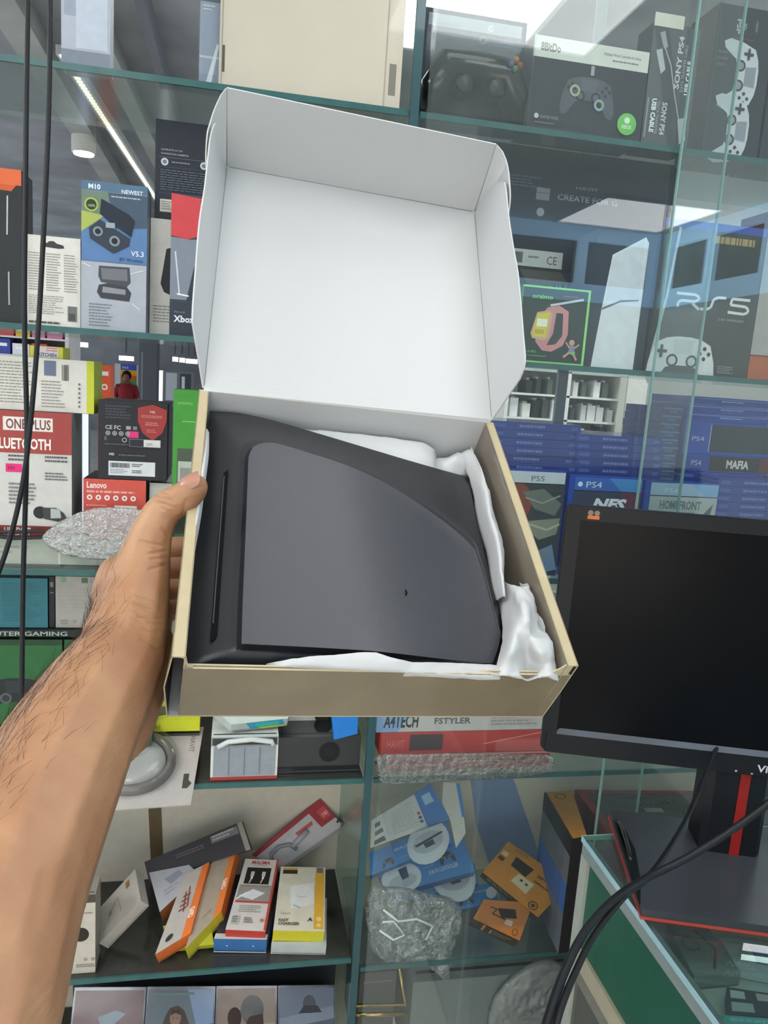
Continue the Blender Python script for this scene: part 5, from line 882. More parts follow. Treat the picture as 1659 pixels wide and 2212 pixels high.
mb = MB(); mb.prism([Pm(bz, bb, .0006), Pm(Wm-bz, bb, .0006), Pm(Wm-bz, Hm-bz, .0006), Pm(bz, Hm-bz, .0006)], EY*.0005, M('#07080c', .25, spec=.14, var=0)); mb.build('screen', t)
# cables from the monitor, down the front of the counter
def cable(name, label, pts, r, col='#1b1d20'):
    P = [Vector(p) for p in pts]; D_ = []
    for i in range(len(P)-1):
        p0, p1, p2, p3 = P[max(i-1, 0)], P[i], P[i+1], P[min(i+2, len(P)-1)]
        for k in range(8):
            t_ = k/8; D_.append(.5*((2*p1)+(p2-p0)*t_+(2*p0-5*p1+4*p2-p3)*t_*t_+(3*p1-p0-3*p2+p3)*t_**3))
    D_.append(P[-1]); mb = MB(); mb.tube(D_, r, M(col, .45), 10); return mb.build(name, label=label, cat='cable')
cable('monitor_cable', 'thick black cable arching from behind the monitor over the counter edge, upper one', [atD(1720, 1690, .80), atD(1600, 1780, .78), atD(1490, 1850, .76), atD(1395, 1898, .74), atD(1330, 1940, .70), atD(1265, 2010, .66), atD(1215, 2110, .62), atD(1175, 2230, .58), atD(1150, 2330, .55)], .0037)
cable('monitor_cable', 'thinner black cable running down beside it from the monitor stand', [nb+EY*.06+UZ*.20, atD(1500, 1730, 1.0), atD(1450, 1825, .86), atD(1395, 1900, .775), atD(1350, 1935, .72), atD(1290, 2010, .67), atD(1245, 2095, .63), atD(1205, 2200, .59), atD(1180, 2330, .56)], .0030)
# cables hanging at the upper left
cable('hanging_cable', 'black cable hanging straight down at the upper left, left one', [atD(62, -40, .80), atD(58, 150, .80), atD(55, 400, .80), atD(53, 700, .80), atD(58, 950, .80), atD(50, 1250, .80), atD(47, 1500, .80), atD(44, 1800, .80)], .0026)
cable('hanging_cable', 'black cable that slants across the other one at the left edge', [atD(110, -40, .79), atD(106, 200, .79), atD(98, 420, .79), atD(82, 720, .79), atD(62, 950, .79), atD(42, 1080, .79), atD(10, 1200, .79), atD(-40, 1330, .79)], .0026)
# ================================================================== THE HELD CARTON
eo = Vector((0, 0, E))
T0, T1, T2, T3 = [Vector(v)+eo for v in ((-.0379, .4751, -.1823), (.2510, .4946, -.1976), (.2514, .7366, -.0361), (-.0376, .7170, -.0208))]
TN = Vector((.08151, -.55340, .82891)); TU = (T1-T0)/.29; TV = (T3-T0)/.291
def P(u, v, h=0.0): return T0+TU*u+TV*v+TN*h
def TP(px, py, h=0.0): return isec(px, py, T0+TN*h, TN)
box_t = thing('open_carton', P(.145, .145, -.07), 'open champagne coloured cardboard carton with its white lined lid raised, held by a hand', 'box')
foil = M('#857860', 0.28, 0.0, 0.10, 22, bump=0.35, coat=0.5)
board = M('#bdb092', 0.6, 0, 0.06, 90); inner = M('#80776a', 0.25, 0, 0.10, 14, bump=0.4, coat=0.5)
def white_board():
    m, t, N, L, b = nt('white_lined_board')
    b.inputs['Base Color'].default_value = (.57, .58, .58, 1); b.inputs['Roughness'].default_value = .55
    tc = N.new('ShaderNodeTexCoord'); mp = N.new('ShaderNodeMapping'); mp.inputs['Scale'].default_value = (60, 420, 420)
    no = N.new('ShaderNodeTexNoise'); no.inputs['Scale'].default_value = 1.0; no.inputs['Detail'].default_value = 3
    L.new(tc.outputs['Object'], mp.inputs[0]); L.new(mp.outputs[0], no.inputs['Vector'])
    bp = N.new('ShaderNodeBump'); bp.inputs['Strength'].default_value = .25; bp.inputs['Distance'].default_value = .0006
    L.new(no.outputs['Fac'], bp.inputs['Height']); L.new(bp.outputs[0], b.inputs['Normal']); return m
WB = white_board()
HT = .07; WL = .009
def slab(mb, pts, n, th, front, back=None, edge=None): mb.prism(pts, -n*th, front, side=edge or board, back=back or front)
def quad_sheet(mb, a, b, c, d, n, th, front, back, edge=None): slab(mb, [a, b, c, d], n, th, front, back, edge)
# bottom
mb = MB(); quad_sheet(mb, P(0, 0, -HT), P(.29, 0, -HT), P(.29, .291, -HT), P(0, .291, -HT), TN, .0015, WB, foil); mb.build('bottom_panel', box_t)
# side walls: double folded, hollow, open at the front end
for sgn, u0, u1, nm in ((1, 0.0, WL, 'left'), (-1, .29, .29-WL, 'right')):
    mb = MB(); ns = 11
    def out(i):                     # outer skin bulges a little near the front
        v = .291*i/(ns-1); return v, -.0035*sgn*math.exp(-v/.03)*(1 if sgn > 0 else .15)
    for i in range(ns-1):
        v0, e0 = out(i); v1, e1 = out(i+1)
        for (h0, h1, k0, k1) in ((0, -.035, 0, 1), (-.035, -HT, 1, 0)):
            a, b, c, d = P(u0+e0*k0, v0, h0), P(u0+e1*k0, v1, h0), P(u0+e1*k1, v1, h1), P(u0+e0*k1, v0, h1)
            nn = TU*(-sgn); mb.prism([a, b, c, d] if sgn > 0 else [d, c, b, a], -nn*.001, foil, side=board, back=M('#4a4238', .7))
    a, b, c, d = P(u1, 0, 0), P(u1, .291, 0), P(u1, .291, -HT), P(u1, 0, -HT)
    mb.prism([a, b, c, d], -TU*sgn*.001, inner, side=board, back=M('#4a4238', .7))
    hi = [P(u0, 0, 0), P(u1, 0, 0), P(u1, .291, 0), P(u0, .291, 0)]
    mb.prism(hi if sgn > 0 else hi[::-1], -TN*.0012, M('#b9ab8a', .5, 0, .05, 60), side=board)
    mb.box((0, 0, 0), (0, 0, 0), board) if False else None
    mb.build('side_wall', box_t)
# front wall, inset between the side walls, with a curled inner lip
mb = MB(); a, b, c, d = P(WL-.001, .0, -.013), P(.2892, .0, -.013), P(.2892, .0, -HT), P(WL-.001, .0, -HT)
nf = TV*-1; mb.prism([d, c, b, a], -nf*.0016, foil, side=board, back=inner)
a, b = P(WL-.001, .0022, -.0122), P(.283, .0022, -.0122); mb.prism([P(WL-.001, .0022, -HT), P(.283, .0022, -HT), b, a], -nf*.0012, board, side=board, back=inner)
mb.build('front_wall', box_t)
mb = MB(); mb.tube([P(.0055, .001, -.001), P(.0085, .001, -.002), P(.0092, .001, -.007), P(.0105, .001, -.0115), P(.014, .001, -.0125)], .0011, board, 8); mb.build('tuck_tab', box_t); mb = MB(); mb.prism([P(.2805, .0006, -.0005), P(.2868, .0006, -.001), P(.2868, .0006, -.0131), P(.270, .0006, -.0131), P(.2775, .0006, -.0055)], TV*.001, board); mb.build('tuck_tab', box_t)
mb = MB(); quad_sheet(mb, P(0, .291, -HT), P(.29, .291, -HT), P(.29, .291, 0), P(0, .291, 0), TV*-1, .0015, WB, foil); mb.build('rear_wall', box_t)
# lid
L0, L1, L2, L3 = [Vector(v)+eo for v in ((-.0333, .7122, -.0183), (.2459, .7288, -.0317), (.2562, .8876, .1965), (-.0230, .8710, .2099))]
sc_ = 1.01
L0, L1, L2, L3 = [eo+(p-eo)*sc_ for p in (L0, L1, L2, L3)]
LN = Vector((.07593, -.82008, .56719)); LU = (L1-L0).normalized(); LV = LN.cross(LU)
if LV.z < 0: LV = -LV
mb = MB(); quad_sheet(mb, L0, L1, L2, L3, LN, .0018, WB, foil)
lidm = mb.build('lid_panel', box_t)
mb = MB(); q_ = [P(.004, .2915, 0), P(.286, .2915, 0), L1, L0]; nn = (q_[1]-q_[0]).cross(q_[3]-q_[0]).normalized(); mb.prism(q_, -nn*.0012 if nn.y < 0 else nn*.0012, WB, side=board, back=foil); mb.build('hinge_fold', box_t)
# lid top wall
nw = -LV
TLp, TRp = isec(490, 190, L3, nw), isec(1072, 312, L3, nw)
mb = MB(); mb.prism([L3, L2, TRp, TLp], -nw*.0014, WB, side=WB, back=foil); top_wall = mb.build('lid_front_wall', box_t)
def side_flap(px, hinge, tilt, sgn, th, off, name):
    """sgn +1 = right side; plane through the hinge line, leaning outward by tilt"""
    a, b = hinge; w = (b-a).normalized(); t_ = math.radians(tilt)
    up = (LN*math.cos(t_)+LU*sgn*math.sin(t_)); nn = w.cross(up).normalized()
    if nn.dot(LU)*sgn > 0: nn = -nn
    a2 = a-nn*off; pts = [isec(x, y, a2, nn) for x, y in px]
    D_ = []
    n = len(pts)
    for i in range(n):
        D_.append(pts[i])
    mb = MB(); mb.prism(D_, -nn*th, WB, side=WB, back=foil); return mb.build(name, box_t)
def smooth_px(p, k=4):
    out = []
    for i in range(len(p)-1):
        p0, p1, p2, p3 = p[max(i-1, 0)], p[i], p[i+1], p[min(i+2, len(p)-1)]
        for j in range(k):
            t = j/k; out.append(tuple(.5*((2*p1[c])+(p2[c]-p0[c])*t+(2*p0[c]-5*p1[c]+4*p2[c]-p3[c])*t*t+(3*p1[c]-p0[c]-3*p2[c]+p3[c])*t**3) for c in (0, 1)))
    return out+[p[-1]]
side_flap([(1062, 907), (1025, 458)]+smooth_px([(1040, 428), (1062, 402), (1082, 393), (1091, 402), (1098, 470), (1109, 540), (1119, 600), (1129, 720), (1133, 782), (1121, 820)]), (L1, L2), 3, 1, .0014, 0, 'lid_side_flap')
side_flap([(1025, 458), (1072, 312)]+smooth_px([(1084, 326), (1094, 352), (1099, 385), (1101, 430), (1096, 470)]), (L1, L2), 3, 1, .0014, .005, 'lid_corner_tab')
side_flap([(440, 838), (490, 361)]+smooth_px([(480, 318), (468, 272), (464, 270), (455, 300), (444, 400), (432, 480), (424, 580), (417, 680), (420, 716), (430, 775)]), (L0, L3), 17, -1, .0014, 0, 'lid_side_flap')
side_flap([(490, 361), (490, 190)]+smooth_px([(479, 204), (465, 235), (455, 266), (449, 290), (446, 340), (449, 380)]), (L0, L3), 17, -1, .0014, .005, 'lid_corner_tab')
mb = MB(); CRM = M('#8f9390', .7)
for a, b in ((L1, L2), (L0, L3), (L3, L2), (L2, TRp), (L3, TLp)):  # grey lines on the scored creases, shade of the gap put into their colour
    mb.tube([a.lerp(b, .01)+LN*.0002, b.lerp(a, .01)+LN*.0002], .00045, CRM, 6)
mb.build('shaded_score_lines', box_t, kind='stuff')

# ------------------------------------------------------------------ the dark cover plate lying in the tray
def resample(pts, n):
    L_ = [0]
    for i in range(len(pts)): L_.append(L_[-1]+math.dist(pts[i], pts[(i+1) % len(pts)]))
    out = []; tot = L_[-1]; i = 0
    for k in range(n):
        s = tot*k/n
        while L_[i+1] < s: i += 1
        t = (s-L_[i])/(L_[i+1]-L_[i]); a, b = pts[i], pts[(i+1) % len(pts)]; out.append((a[0]+(b[0]-a[0])*t, a[1]+(b[1]-a[1])*t))
    return out
# corner-matched segments of the outer outline and of the raised panel (pixels read on the plate plane)
seg_o = [smooth_px([(455, 873), (520, 878), (600, 896), (700, 925), (800, 955), (900, 985), (1018, 1019)], 8), smooth_px([(1018, 1019), (1050, 1150), (1074, 1245), (1098, 1358)], 8), smooth_px([(1098, 1358), (1090, 1395), (1072, 1442)], 8), smooth_px([(1072, 1442), (860, 1440), (650, 1436), (398, 1432)], 8), smooth_px([(398, 1432), (405, 1300), (418, 1200), (432, 1080), (442, 985), (455, 873)], 8)]
seg_i = [smooth_px([(536, 1000), (548, 975), (585, 967), (640, 981), (760, 1020), (850, 1058), (930, 1104), (990, 1148), (1028, 1186)], 8), smooth_px([(1028, 1186), (1046, 1240), (1060, 1290), (1080, 1370)], 8), smooth_px([(1080, 1370), (1074, 1400), (1064, 1430)], 8), smooth_px([(1064, 1430), (900, 1421), (700, 1409), (521, 1400)], 8), smooth_px([(521, 1400), (524, 1300), (529, 1180), (533, 1080), (536, 1000)], 8)]
NS = [46, 24, 8, 40, 36]
def seg_res(segs):
    out = []
    for s, n in zip(segs, NS):
        L_ = [0]
        for i in range(len(s)-1): L_.append(L_[-1]+math.dist(s[i], s[i+1]))
        i = 0
        for k in range(n):
            d = L_[-1]*k/n
            while i < len(s)-2 and L_[i+1] < d: i += 1
            t = (d-L_[i])/max(1e-9, L_[i+1]-L_[i]); out.append((s[i][0]+(s[i+1][0]-s[i][0])*t, s[i][1]+(s[i+1][1]-s[i][1])*t))
    return out
A_, B_ = seg_res(seg_o), seg_res(seg_i)
def sm(x, a, b): t = max(0, min(1, (x-a)/(b-a))); return t*t*(3-2*t)
O2 = P(0, 0, -.019); V2 = P(0, .291, -.007)-O2; N2 = TU.cross(V2).normalized(); N2 = N2 if N2.z > 0 else -N2
def TQ(px, py, h=0.0): return isec(px, py, O2+N2*h, N2)
HB = 0.0
def DR(u): return -.028*max(0, (u-.125)/.16)**2
def ruv(p): d = p-T0; return d.dot(TU)
def TQ2(x, y, h):
    p = TQ(x, y, h)
    for _ in range(6): p = TQ(x, y, h+DR(ruv(p)))
    return p
Ap = [TQ2(x, y, HB) for x, y in A_]; Bp = [TQ2(x, y, HB+.004) for x, y in B_]
def rel(p): d = p-T0; return d.dot(TU.normalized()), d.dot(TV.normalized())
cen = sum(Bp, Vector())/len(Bp)
rings = []; NR = 7; NB = 14
def flat(p, h): h += DR(ruv(p)); d = (p-O2).dot(N2); return p+N2*(h-d)
for j in range(NR+1):                        # outline to foot of the bevel
    f = j/NR; row = []
    for a, b in zip(Ap, Bp):
        p = a.lerp(b, f*.90); t = 1-f
        row.append(flat(p, HB+.0025-.0045*t-.0060*t*t))
    rings.append(row)
for f, hh in ((.925, .25), (.955, .6), (.98, .9), (.99, 1.0)):       # bevel
    row = []
    for a, b in zip(Ap, Bp):
        p = a.lerp(b, f); u, v = rel(p); fade = 1-sm(u, .125, .235)
        row.append(flat(p, HB+.002+(.0075*hh)*fade))
    rings.append(row)
for j in range(1, NB+1):
    f = j/NB; row = []
    for b in Bp:
        p = b.lerp(cen, f*.995); u, v = rel(p); fade = 1-sm(u, .125, .235)
        edge = sm(f, 0, .06); fall = -.010*max(0, (u-.14)/.08)**2*(1 if u < .24 else 1)
        row.append(flat(p, HB+.002+.0073*fade+.0004*edge+(-.0015*sm(u, .125, .235))))
    rings.append(row)
plate = thing('console_cover_plate', P(.13, .12, -.02), 'dark charcoal games console cover plate with a raised curved panel lying in the carton', 'cover plate')
PM = M('#36373e', 0.42, 0, 0.03, 900, bump=0.10, spec=.6); PB = M('#1c1d22', 0.42, 0, 0.04, 500, spec=.55)  # panel lighter than the shell: lamp reflection put into its colour
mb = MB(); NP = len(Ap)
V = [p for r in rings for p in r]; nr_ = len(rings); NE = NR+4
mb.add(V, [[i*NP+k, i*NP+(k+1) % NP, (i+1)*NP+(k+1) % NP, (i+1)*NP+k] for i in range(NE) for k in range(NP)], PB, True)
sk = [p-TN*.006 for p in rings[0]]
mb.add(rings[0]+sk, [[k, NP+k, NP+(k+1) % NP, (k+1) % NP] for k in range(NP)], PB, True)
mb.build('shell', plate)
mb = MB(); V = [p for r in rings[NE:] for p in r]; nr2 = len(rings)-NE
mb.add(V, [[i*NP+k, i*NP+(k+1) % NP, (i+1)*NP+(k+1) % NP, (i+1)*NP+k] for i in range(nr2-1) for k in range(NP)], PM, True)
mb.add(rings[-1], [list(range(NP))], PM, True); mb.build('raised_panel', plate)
mb = MB(); hS = HB+.0010
mb.prism([TQ(x, y, hS) for x, y in ((493, 1014), (483, 1022), (453, 1386), (461, 1383), (469, 1372))], -TN*.0006, M('#050506', .6, spec=.1)); mb.prism([TQ(x, y, hS+.0003) for x, y in ((485.5, 1026), (483, 1030), (459, 1345), (461.5, 1347))], -TN*.0003, M('#3a4048', .5)); mb.build('disc_slot', plate)  # slot drawn flat: recess shade and edge highlight put into the strip colours
mb = MB(); mb.tube([TQ2(876, 1274, .0076), TQ2(879, 1280, .0077), TQ2(877, 1286, .0076)], .0005, M('#0a0a0b', .8, spec=0), 5); mb.build('lint', plate)
# ------------------------------------------------------------------ tissue and foam
def paper():
    m, t, N, L, b = nt('tissue'); N_ = N
    b.inputs['Base Color'].default_value = (.74, .75, .75, 1); b.inputs['Roughness'].default_value = .5
    tl = N.new('ShaderNodeBsdfTranslucent'); tl.inputs[0].default_value = (.85, .86, .86, 1); mx = N.new('ShaderNodeMixShader'); mx.inputs[0].default_value = .3
    tc = N.new('ShaderNodeTexCoord'); vo = N.new('ShaderNodeTexNoise'); vo.inputs['Scale'].default_value = 130; vo.inputs['Detail'].default_value = 4
    L.new(tc.outputs['Object'], vo.inputs['Vector']); bp = N.new('ShaderNodeBump'); bp.inputs['Strength'].default_value = .5; bp.inputs['Distance'].default_value = .001
    L.new(vo.outputs['Fac'], bp.inputs['Height']); L.new(bp.outputs[0], b.inputs['Normal'])
    L.new(b.outputs[0], mx.inputs[1]); L.new(tl.outputs[0], mx.inputs[2]); L.new(mx.outputs[0], N['Material Output'].inputs[0]); return m
TI = paper()
def cr(p0, p1, p2, p3, t): return .5*((2*p1)+(p2-p0)*t+(2*p0-5*p1+4*p2-p3)*t*t+(3*p1-p0-3*p2+p3)*t**3)
def tissue(name, label, net, k=8, amp=.0025, fr=70, seed=0):
    G = [[TP(x, y, h) for x, y, h in r] for r in net]
    def along(row):
        o = []
        for i in range(len(row)-1):
            a = row[max(i-1, 0)], row[i], row[i+1], row[min(i+2, len(row)-1)]
            o += [cr(*a, j/k) for j in range(k)]
        return o+[row[-1]]
    R1 = [along(r) for r in G]; cols = [along([r[j] for r in R1]) for j in range(len(R1[0]))]; rows = [[c[i] for c in cols] for i in range(len(cols[0]))]
    sd = Vector((seed*3.3, 1, 0))
    def disp(p):
        r = 1-2*abs(noise.noise(p*fr+sd)); r2 = 1-2*abs(noise.noise(p*fr*2.3+sd)); return p+TN*(amp*(r*.7+r2*.35))
    def cl(p):
        d = p-T0; u = d.dot(TU); v = d.dot(TV)/TV.length_squared
        return p+TU*(min(max(u, .0105), .2785)-u)+TV*(min(max(v, .0048), .287)-v)
    rows = [[cl(disp(p)) for p in r] for r in rows]
    mb = MB(); mb.grid(rows, TI); o = mb.build(name, label=label, cat='packing material'); md = o.modifiers.new('thickness', 'SOLIDIFY'); md.thickness = .0004
    return o
tissue('tissue_paper', 'strip of white tissue paper along the right edge of the dark plate', [[(955, 985, -.045), (1000, 968, -.032), (1034, 949, -.022)], [(1000, 1010, -.04), (1034, 1000, -.022), (1045, 1000, -.026)], [(1020, 1060, -.04), (1046, 1050, -.02), (1062, 1050, -.028)], [(1030, 1130, -.04), (1056, 1110, -.012), (1066, 1110, -.026)], [(1050, 1200, -.04), (1072, 1170, -.012), (1086, 1180, -.022)], [(1060, 1270, -.04), (1082, 1240, -.014), (1087, 1245, -.024)], [(1070, 1300, -.04), (1088, 1290, -.02), (1090, 1300, -.03)]], seed=1, amp=.002)
tissue('crumpled_foam_sheet', 'crumpled white foam sheet in the lower right corner of the carton', [
    [(1075, 1290, -.05), (1090, 1262, -.028), (1118, 1272, -.012), (1142, 1268, -.012), (1166, 1262, -.022)],
    [(1080, 1330, -.04), (1102, 1300, -.022), (1128, 1310, .004), (1160, 1306, -.012), (1194, 1302, -.016)],
    [(1085, 1375, -.03), (1108, 1350, -.006), (1136, 1350, .004), (1160, 1365, -.016), (1198, 1350, -.010)],
    [(1078, 1415, -.018), (1105, 1400, .002), (1134, 1405, -.012), (1168, 1400, .003), (1204, 1400, -.014)],
    [(1070, 1445, -.018), (1100, 1440, -.010), (1140, 1442, -.020), (1180, 1442, -.010), (1208, 1436, -.018)],
    [(1060, 1480, -.014), (1100, 1480, -.014), (1140, 1480, -.018), (1180, 1480, -.014), (1214, 1475, -.018)]], k=12, amp=.0035, fr=48, seed=2)
tissue('tissue_paper', 'white tissue paper tucked along the front wall below the dark plate', [
    [(575, 1436, -.018), (600, 1430, -.012), (660, 1421, -.0085), (740, 1415, -.008), (805, 1411, -.007), (850, 1424, -.008), (900, 1431, -.010), (1000, 1434, -.010), (1080, 1438, -.012)],
    [(575, 1444, -.020), (600, 1440, -.014), (660, 1436, -.010), (740, 1434, -.010), (805, 1432, -.009), (850, 1440, -.010), (900, 1442, -.012), (1000, 1444, -.012), (1080, 1446, -.014)],
    [(560, 1475, -.02), (600, 1475, -.018), (660, 1475, -.018), (740, 1476, -.018), (805, 1476, -.018), (850, 1477, -.018), (900, 1478, -.018), (1000, 1480, -.018), (1080, 1482, -.018)]], seed=3, amp=.0012, fr=60)
tissue('foam_sleeve', 'folded white foam edge between the left carton wall and the dark plate', [
    [(441, 931, -.010), (446, 928, -.006), (451, 936, -.008)], [(431, 985, -.010), (441, 985, -.001), (450, 985, -.006)], [(424, 1040, -.010), (435, 1040, 0), (444, 1035, -.006)], [(418, 1100, -.010), (427, 1100, 0), (436, 1100, -.006)], [(413, 1160, -.012), (420, 1160, -.002), (428, 1150, -.008)], [(409, 1215, -.014), (413, 1215, -.006), (418, 1205, -.01)], [(407, 1250, -.016), (410, 1255, -.01), (413, 1250, -.014)]], seed=4, amp=.0009, fr=90)
tissue('foam_wrapped_part', 'white foam wrapped piece behind the upper edge of the dark plate', [
    [(655, 912, -.034), (720, 916, -.030), (800, 926, -.030), (880, 938, -.030), (926, 945, -.034), (934, 960, -.05)],
    [(655, 918, -.028), (720, 926, -.026), (800, 940, -.026), (880, 952, -.026), (930, 960, -.030), (938, 975, -.05)],
    [(650, 935, -.030), (720, 950, -.028), (800, 968, -.028), (880, 985, -.028), (932, 992, -.032), (940, 1000, -.05)],
    [(650, 980, -.035), (720, 990, -.035), (800, 1010, -.035), (880, 1025, -.035), (930, 1030, -.038), (940, 1040, -.05)]], seed=5, amp=.0016, fr=60)
tissue('tissue_paper', 'white tissue paper behind the upper right corner of the dark plate', [
    [(935, 975, -.055), (965, 985, -.045), (985, 975, -.04), (1012, 960, -.045)], [(935, 1000, -.045), (960, 1000, -.035), (990, 990, -.03), (1020, 985, -.04)], [(935, 1050, -.05), (965, 1040, -.045), (1000, 1030, -.045), (1030, 1030, -.05)]], seed=6, amp=.002)
# ================================================================== THE HAND AND FOREARM
def skin():
    m, t, N, L, b = nt('skin')
    tc = N.new('ShaderNodeTexCoord'); no = N.new('ShaderNodeTexNoise'); no.inputs['Scale'].default_value = 22; no.inputs['Detail'].default_value = 5
    L.new(tc.outputs['Object'], no.inputs['Vector']); cr_ = N.new('ShaderNodeValToRGB'); e = cr_.color_ramp.elements
    e[0].position = .3; e[1].position = .72; e[0].color = lin('#9c6d4e'); e[1].color = lin('#b98d68'); L.new(no.outputs['Fac'], cr_.inputs['Fac']); L.new(cr_.outputs[0], b.inputs['Base Color'])
    b.inputs['Roughness'].default_value = .48; b.inputs['Subsurface Weight'].default_value = .08; b.inputs['Subsurface Radius'].default_value = (.01, .004, .002); b.inputs['Subsurface Scale'].default_value = .4
    mp = N.new('ShaderNodeMapping'); mp.inputs['Scale'].default_value = (90, 90, 420); mp.inputs['Rotation'].default_value = (0.3, -.35, 0); L.new(tc.outputs['Object'], mp.inputs[0])
    n2 = N.new('ShaderNodeTexNoise'); n2.inputs['Scale'].default_value = 1.0; n2.inputs['Detail'].default_value = 4; n2.inputs['Roughness'].default_value = .6; L.new(mp.outputs[0], n2.inputs['Vector'])
    bp = N.new('ShaderNodeBump'); bp.inputs['Strength'].default_value = .35; bp.inputs['Distance'].default_value = .0012; L.new(n2.outputs['Fac'], bp.inputs['Height']); L.new(bp.outputs[0], b.inputs['Normal']); return m
SKIN = skin()
balls = []
def chain(pts, step=.0035):
    for (p0, r0), (p1, r1) in zip(pts[:-1], pts[1:]):
        n = max(1, int((p1-p0).length/step))
        for i in range(n): t = i/n; balls.append((p0.lerp(p1, t), r0+(r1-r0)*t))
    balls.append(pts[-1])
def sp(pts, k=6):                            # smooth a list of (pos, radius)
    out = []
    for i in range(len(pts)-1):
        a = [pts[max(i-1, 0)], pts[i], pts[i+1], pts[min(i+2, len(pts)-1)]]
        for j in range(k): out.append((cr(*[q[0] for q in a], j/k), cr(*[q[1] for q in a], j/k)))
    return out+[pts[-1]]
def X_(px, py, d, rp): return (atD(px, py, d), rp*d/FPX)
chain(sp([X_(-150, 2420, .315, 232), X_(-90, 2240, .335, 216), X_(-15, 2010, .375, 187), X_(50, 1840, .41, 167), X_(127, 1655, .455, 149), X_(206, 1508, .50, 120), X_(260, 1420, .535, 98)]))
chain(sp([X_(230, 1560, .52, 105), X_(285, 1460, .55, 84), X_(300, 1400, .57, 78)]))
# thenar mass and thumb
chain(sp([X_(260, 1420, .535, 98), X_(281, 1335, .56, 84), X_(300, 1255, .575, 68), X_(316, 1192, .583, 53), X_(330, 1148, .585, 45), X_(347, 1112, .586, 40), X_(366, 1092, .585, 38), X_(388, 1080, .584, 36), X_(405, 1068, .583, 34), X_(419, 1056, .583, 30), X_(424, 1049, .584, 25)]))
# back of the hand behind, reaching to the knuckles
chain(sp([X_(275, 1430, .56, 88), X_(270, 1340, .60, 76), X_(260, 1275, .63, 60), X_(258, 1242, .65, 46)]))
chain(sp([X_(300, 1440, .57, 66), X_(310, 1350, .605, 60), X_(305, 1290, .635, 56)]))
chain(sp([X_(312, 1455, .565, 48), X_(322, 1400, .585, 46), X_(325, 1340, .60, 48)]))
roots = [X_(270, 1245, .65, 44), X_(288, 1272, .655, 44), X_(300, 1310, .65, 42), X_(312, 1350, .635, 36)]
for (rt, v, ln, r) in zip(roots, (.172, .148, .124, .102), (.046, .055, .05, .036), (.0098, .0100, .0095, .0083)):
    chain(sp([rt, (P(-.026, v-.004, -.078-r*.9), r*1.15), (P(-.002, v, -.0728-r), r*1.04), (P(ln*.55, v, -.0722-r), r), (P(ln, v+.001, -.0718-r*.9), r*.86)]))
bmv = bmesh.new()
for c_, r_ in balls:
    bmesh.ops.create_icosphere(bmv, subdivisions=2, radius=r_, matrix=Matrix.Translation(c_))
me = bpy.data.meshes.new('hand'); bmv.to_mesh(me); bmv.free()
arm = thing('person', atD(60, 2000, .45), 'left forearm and hand with dark hairs gripping the open carton by its left wall', 'person')
ob = bpy.data.objects.new('body', me); C.objects.link(ob)
md = ob.modifiers.new('r', 'REMESH'); md.mode = 'VOXEL'; md.voxel_size = .00095; md.use_smooth_shade = True
md = ob.modifiers.new('s', 'SMOOTH'); md.iterations = 16; md.factor = .6
bpy.context.view_layer.update()
m2 = bpy.data.meshes.new_from_object(ob.evaluated_get(bpy.context.evaluated_depsgraph_get())); ob.modifiers.clear(); ob.data = m2
# skin folds: shallow creases pressed into the surface at the thumb joints and the base of the palm
def proj(p):
    r = p-EYE; cx = RX[0]*r.x+RY[0]*r.y+RZ[0]*r.z; cy = RX[1]*r.x+RY[1]*r.y+RZ[1]*r.z; cz = RX[2]*r.x+RY[2]*r.y+RZ[2]*r.z
    return 829.5+FPX*cx/cz, 1106+FPX*cy/cz, cz
creases = [((332, 1068), (372, 1082), .0011), ((336, 1082), (380, 1098), .0008), ((345, 1060), (375, 1070), .0006), ((300, 1168), (366, 1182), .0012), ((318, 1196), (368, 1188), .0010), ((325, 1208), (368, 1204), .0008), ((322, 1230), (366, 1218), .0008), ((350, 1142), (372, 1165), .0012), ((395, 1112), (402, 1075), .0008),
           ((312, 1180), (360, 1196), .0006), ((330, 1215), (366, 1226), .0006), ((338, 1090), (366, 1108), .0006), ((328, 1078), (352, 1090), .0007), ((385, 1060), (396, 1046), .0008), ((325, 1395), (350, 1412), .0006), ((318, 1342), (356, 1352), .0007), ((280, 1278), (345, 1300), .0006), ((290, 1300), (350, 1318), .0008), ((300, 1330), (355, 1338), .0008), ((310, 1355), (352, 1372), .0006), ((305, 1380), (345, 1392), .0007)]
cr3 = []
for (a, b, dp) in creases:
    cr3.append((Vector((a[0], a[1], 0)), Vector((b[0], b[1], 0)), dp))
fwd = Vector((RX[2], RY[2], RZ[2]))
m2.calc_loop_triangles(); nrm_v = [v.normal.copy() for v in m2.vertices]
for v, nn in zip(m2.vertices, nrm_v):
    if nn.dot(fwd) > -.1: continue
    x, y, z = proj(v.co)
    if not (250 < x < 460 and 1000 < y < 1420): continue
    q = Vector((x, y, 0)); dsum = 0
    for a, b, dp in cr3:
        ab = b-a; t = max(0, min(1, (q-a).dot(ab)/ab.length_squared)); dd = (q-(a+ab*t)).length
        if dd < 15: dsum += 1.25*dp*math.exp(-(dd/3.0)**2)*math.sin(math.pi*min(1, max(0.12, t*.8+.2)))
    if dsum: v.co -= nn*dsum
m2.materials.clear(); m2.materials.append(SKIN)
for p in m2.polygons: p.use_smooth = True
ob.parent = arm
for v in m2.vertices: v.co -= arm.location
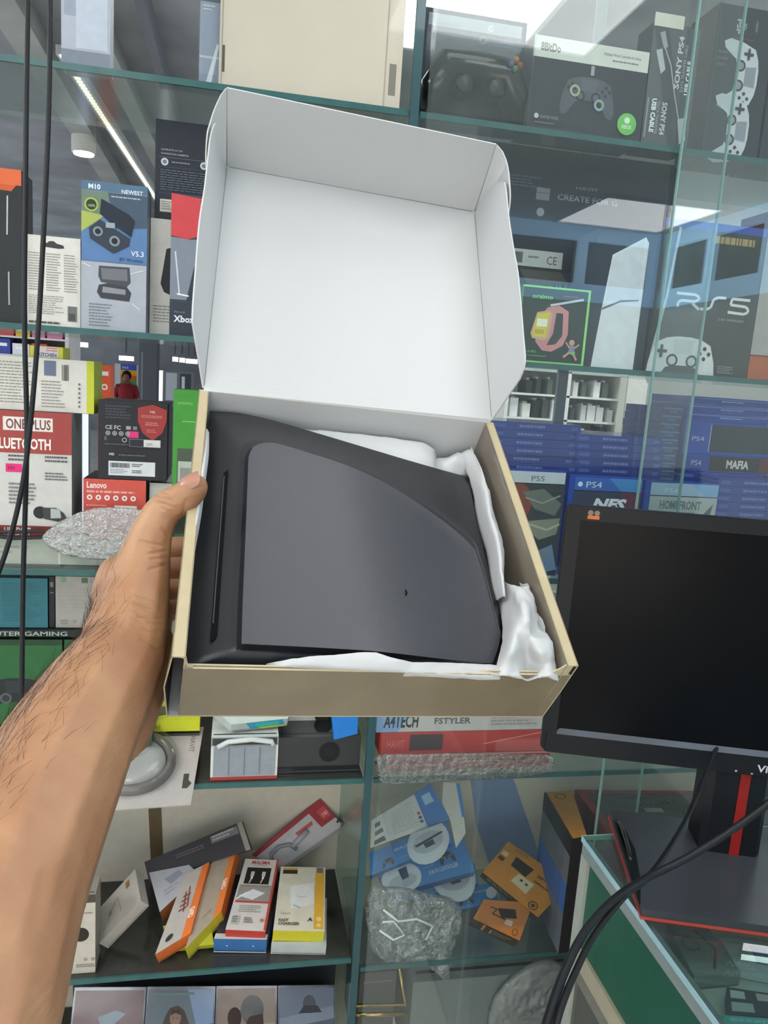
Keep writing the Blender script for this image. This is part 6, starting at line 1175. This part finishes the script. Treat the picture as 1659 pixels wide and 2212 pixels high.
# thumb nail: a curved plate seated on the thumb tip
mb = MB(); c_ = atD(419, 1050, .582); ax = (atD(440, 1036, .583)-atD(396, 1056, .584)).normalized(); nz = (-fwd*.72+Vector((0, 0, 1))*.6+Vector((-.35, 0, 0))); nz = (nz-ax*nz.dot(ax)).normalized(); sd = ax.cross(nz)
rows = []
for i in range(11):
    a = -1+2*i/10; row = []
    for j in range(9):
        b = -1+2*j/8; wd_ = math.sqrt(max(0, 1-(max(0, a-.35)/.65)**2*.8)); ang = b*.85*wd_
        row.append(c_+ax*(a*.0080+.0012)+(nz*math.cos(ang)+sd*math.sin(ang))*(.0100-.0006*(a*a))-nz*.0002)
    rows.append(row)
mb.grid(rows, M('#ad7c68', .4, 0, .05, 40, coat=.2)); o = mb.build('thumbnail', arm); o['label'] = 'pale pinkish thumbnail'
# arm hairs
rd = random.Random(21); mb = MB(); hm = M('#2a1c14', .5, var=0)
cand = []
for v, nn in zip(m2.vertices, nrm_v):
    w_ = v.co+arm.location; x, y, z = proj(w_)
    if nn.dot(fwd) < .25 and 1150 < y < 2150 and x > -30: cand.append((w_, nn, x, y))
k = 0
while k < 760 and cand:
    w_, nn, x, y = rd.choice(cand)
    # dense along the outer (left) side, sparse toward the palm side
    xl = 175-(y-1370)*.8 if y > 1340 else 205; xr = 360-(max(0, y-1480))*.4
    t = (x-xl)/(max(60, xr-xl))
    if rd.random() > max(.006, 1-1.9*t): continue
    if (y < 1290 or y > 1800) and rd.random() > .25: continue
    dr = (atD(x+25, y-70, z)-atD(x, y, z)).normalized() if False else (Vector((.22, .25, .62))+Vector((rd.uniform(-.35, .35), rd.uniform(-.2, .2), rd.uniform(-.3, .2)))).normalized()
    tg = (dr-nn*dr.dot(nn)).normalized(); ln = rd.uniform(.008, .019); cu = rd.uniform(-.35, .35); sdv = nn.cross(tg)
    pts = [w_+tg*ln*s+nn*(.0012*math.sin(s*2.2)+.0018*s)+sdv*cu*ln*s*s for s in (0, .33, .66, 1)]
    mb.tube(pts, [.00009, .00008, .00006, .00003], hm, 3, False); k += 1
mb.build('arm_hair', arm, kind='stuff')
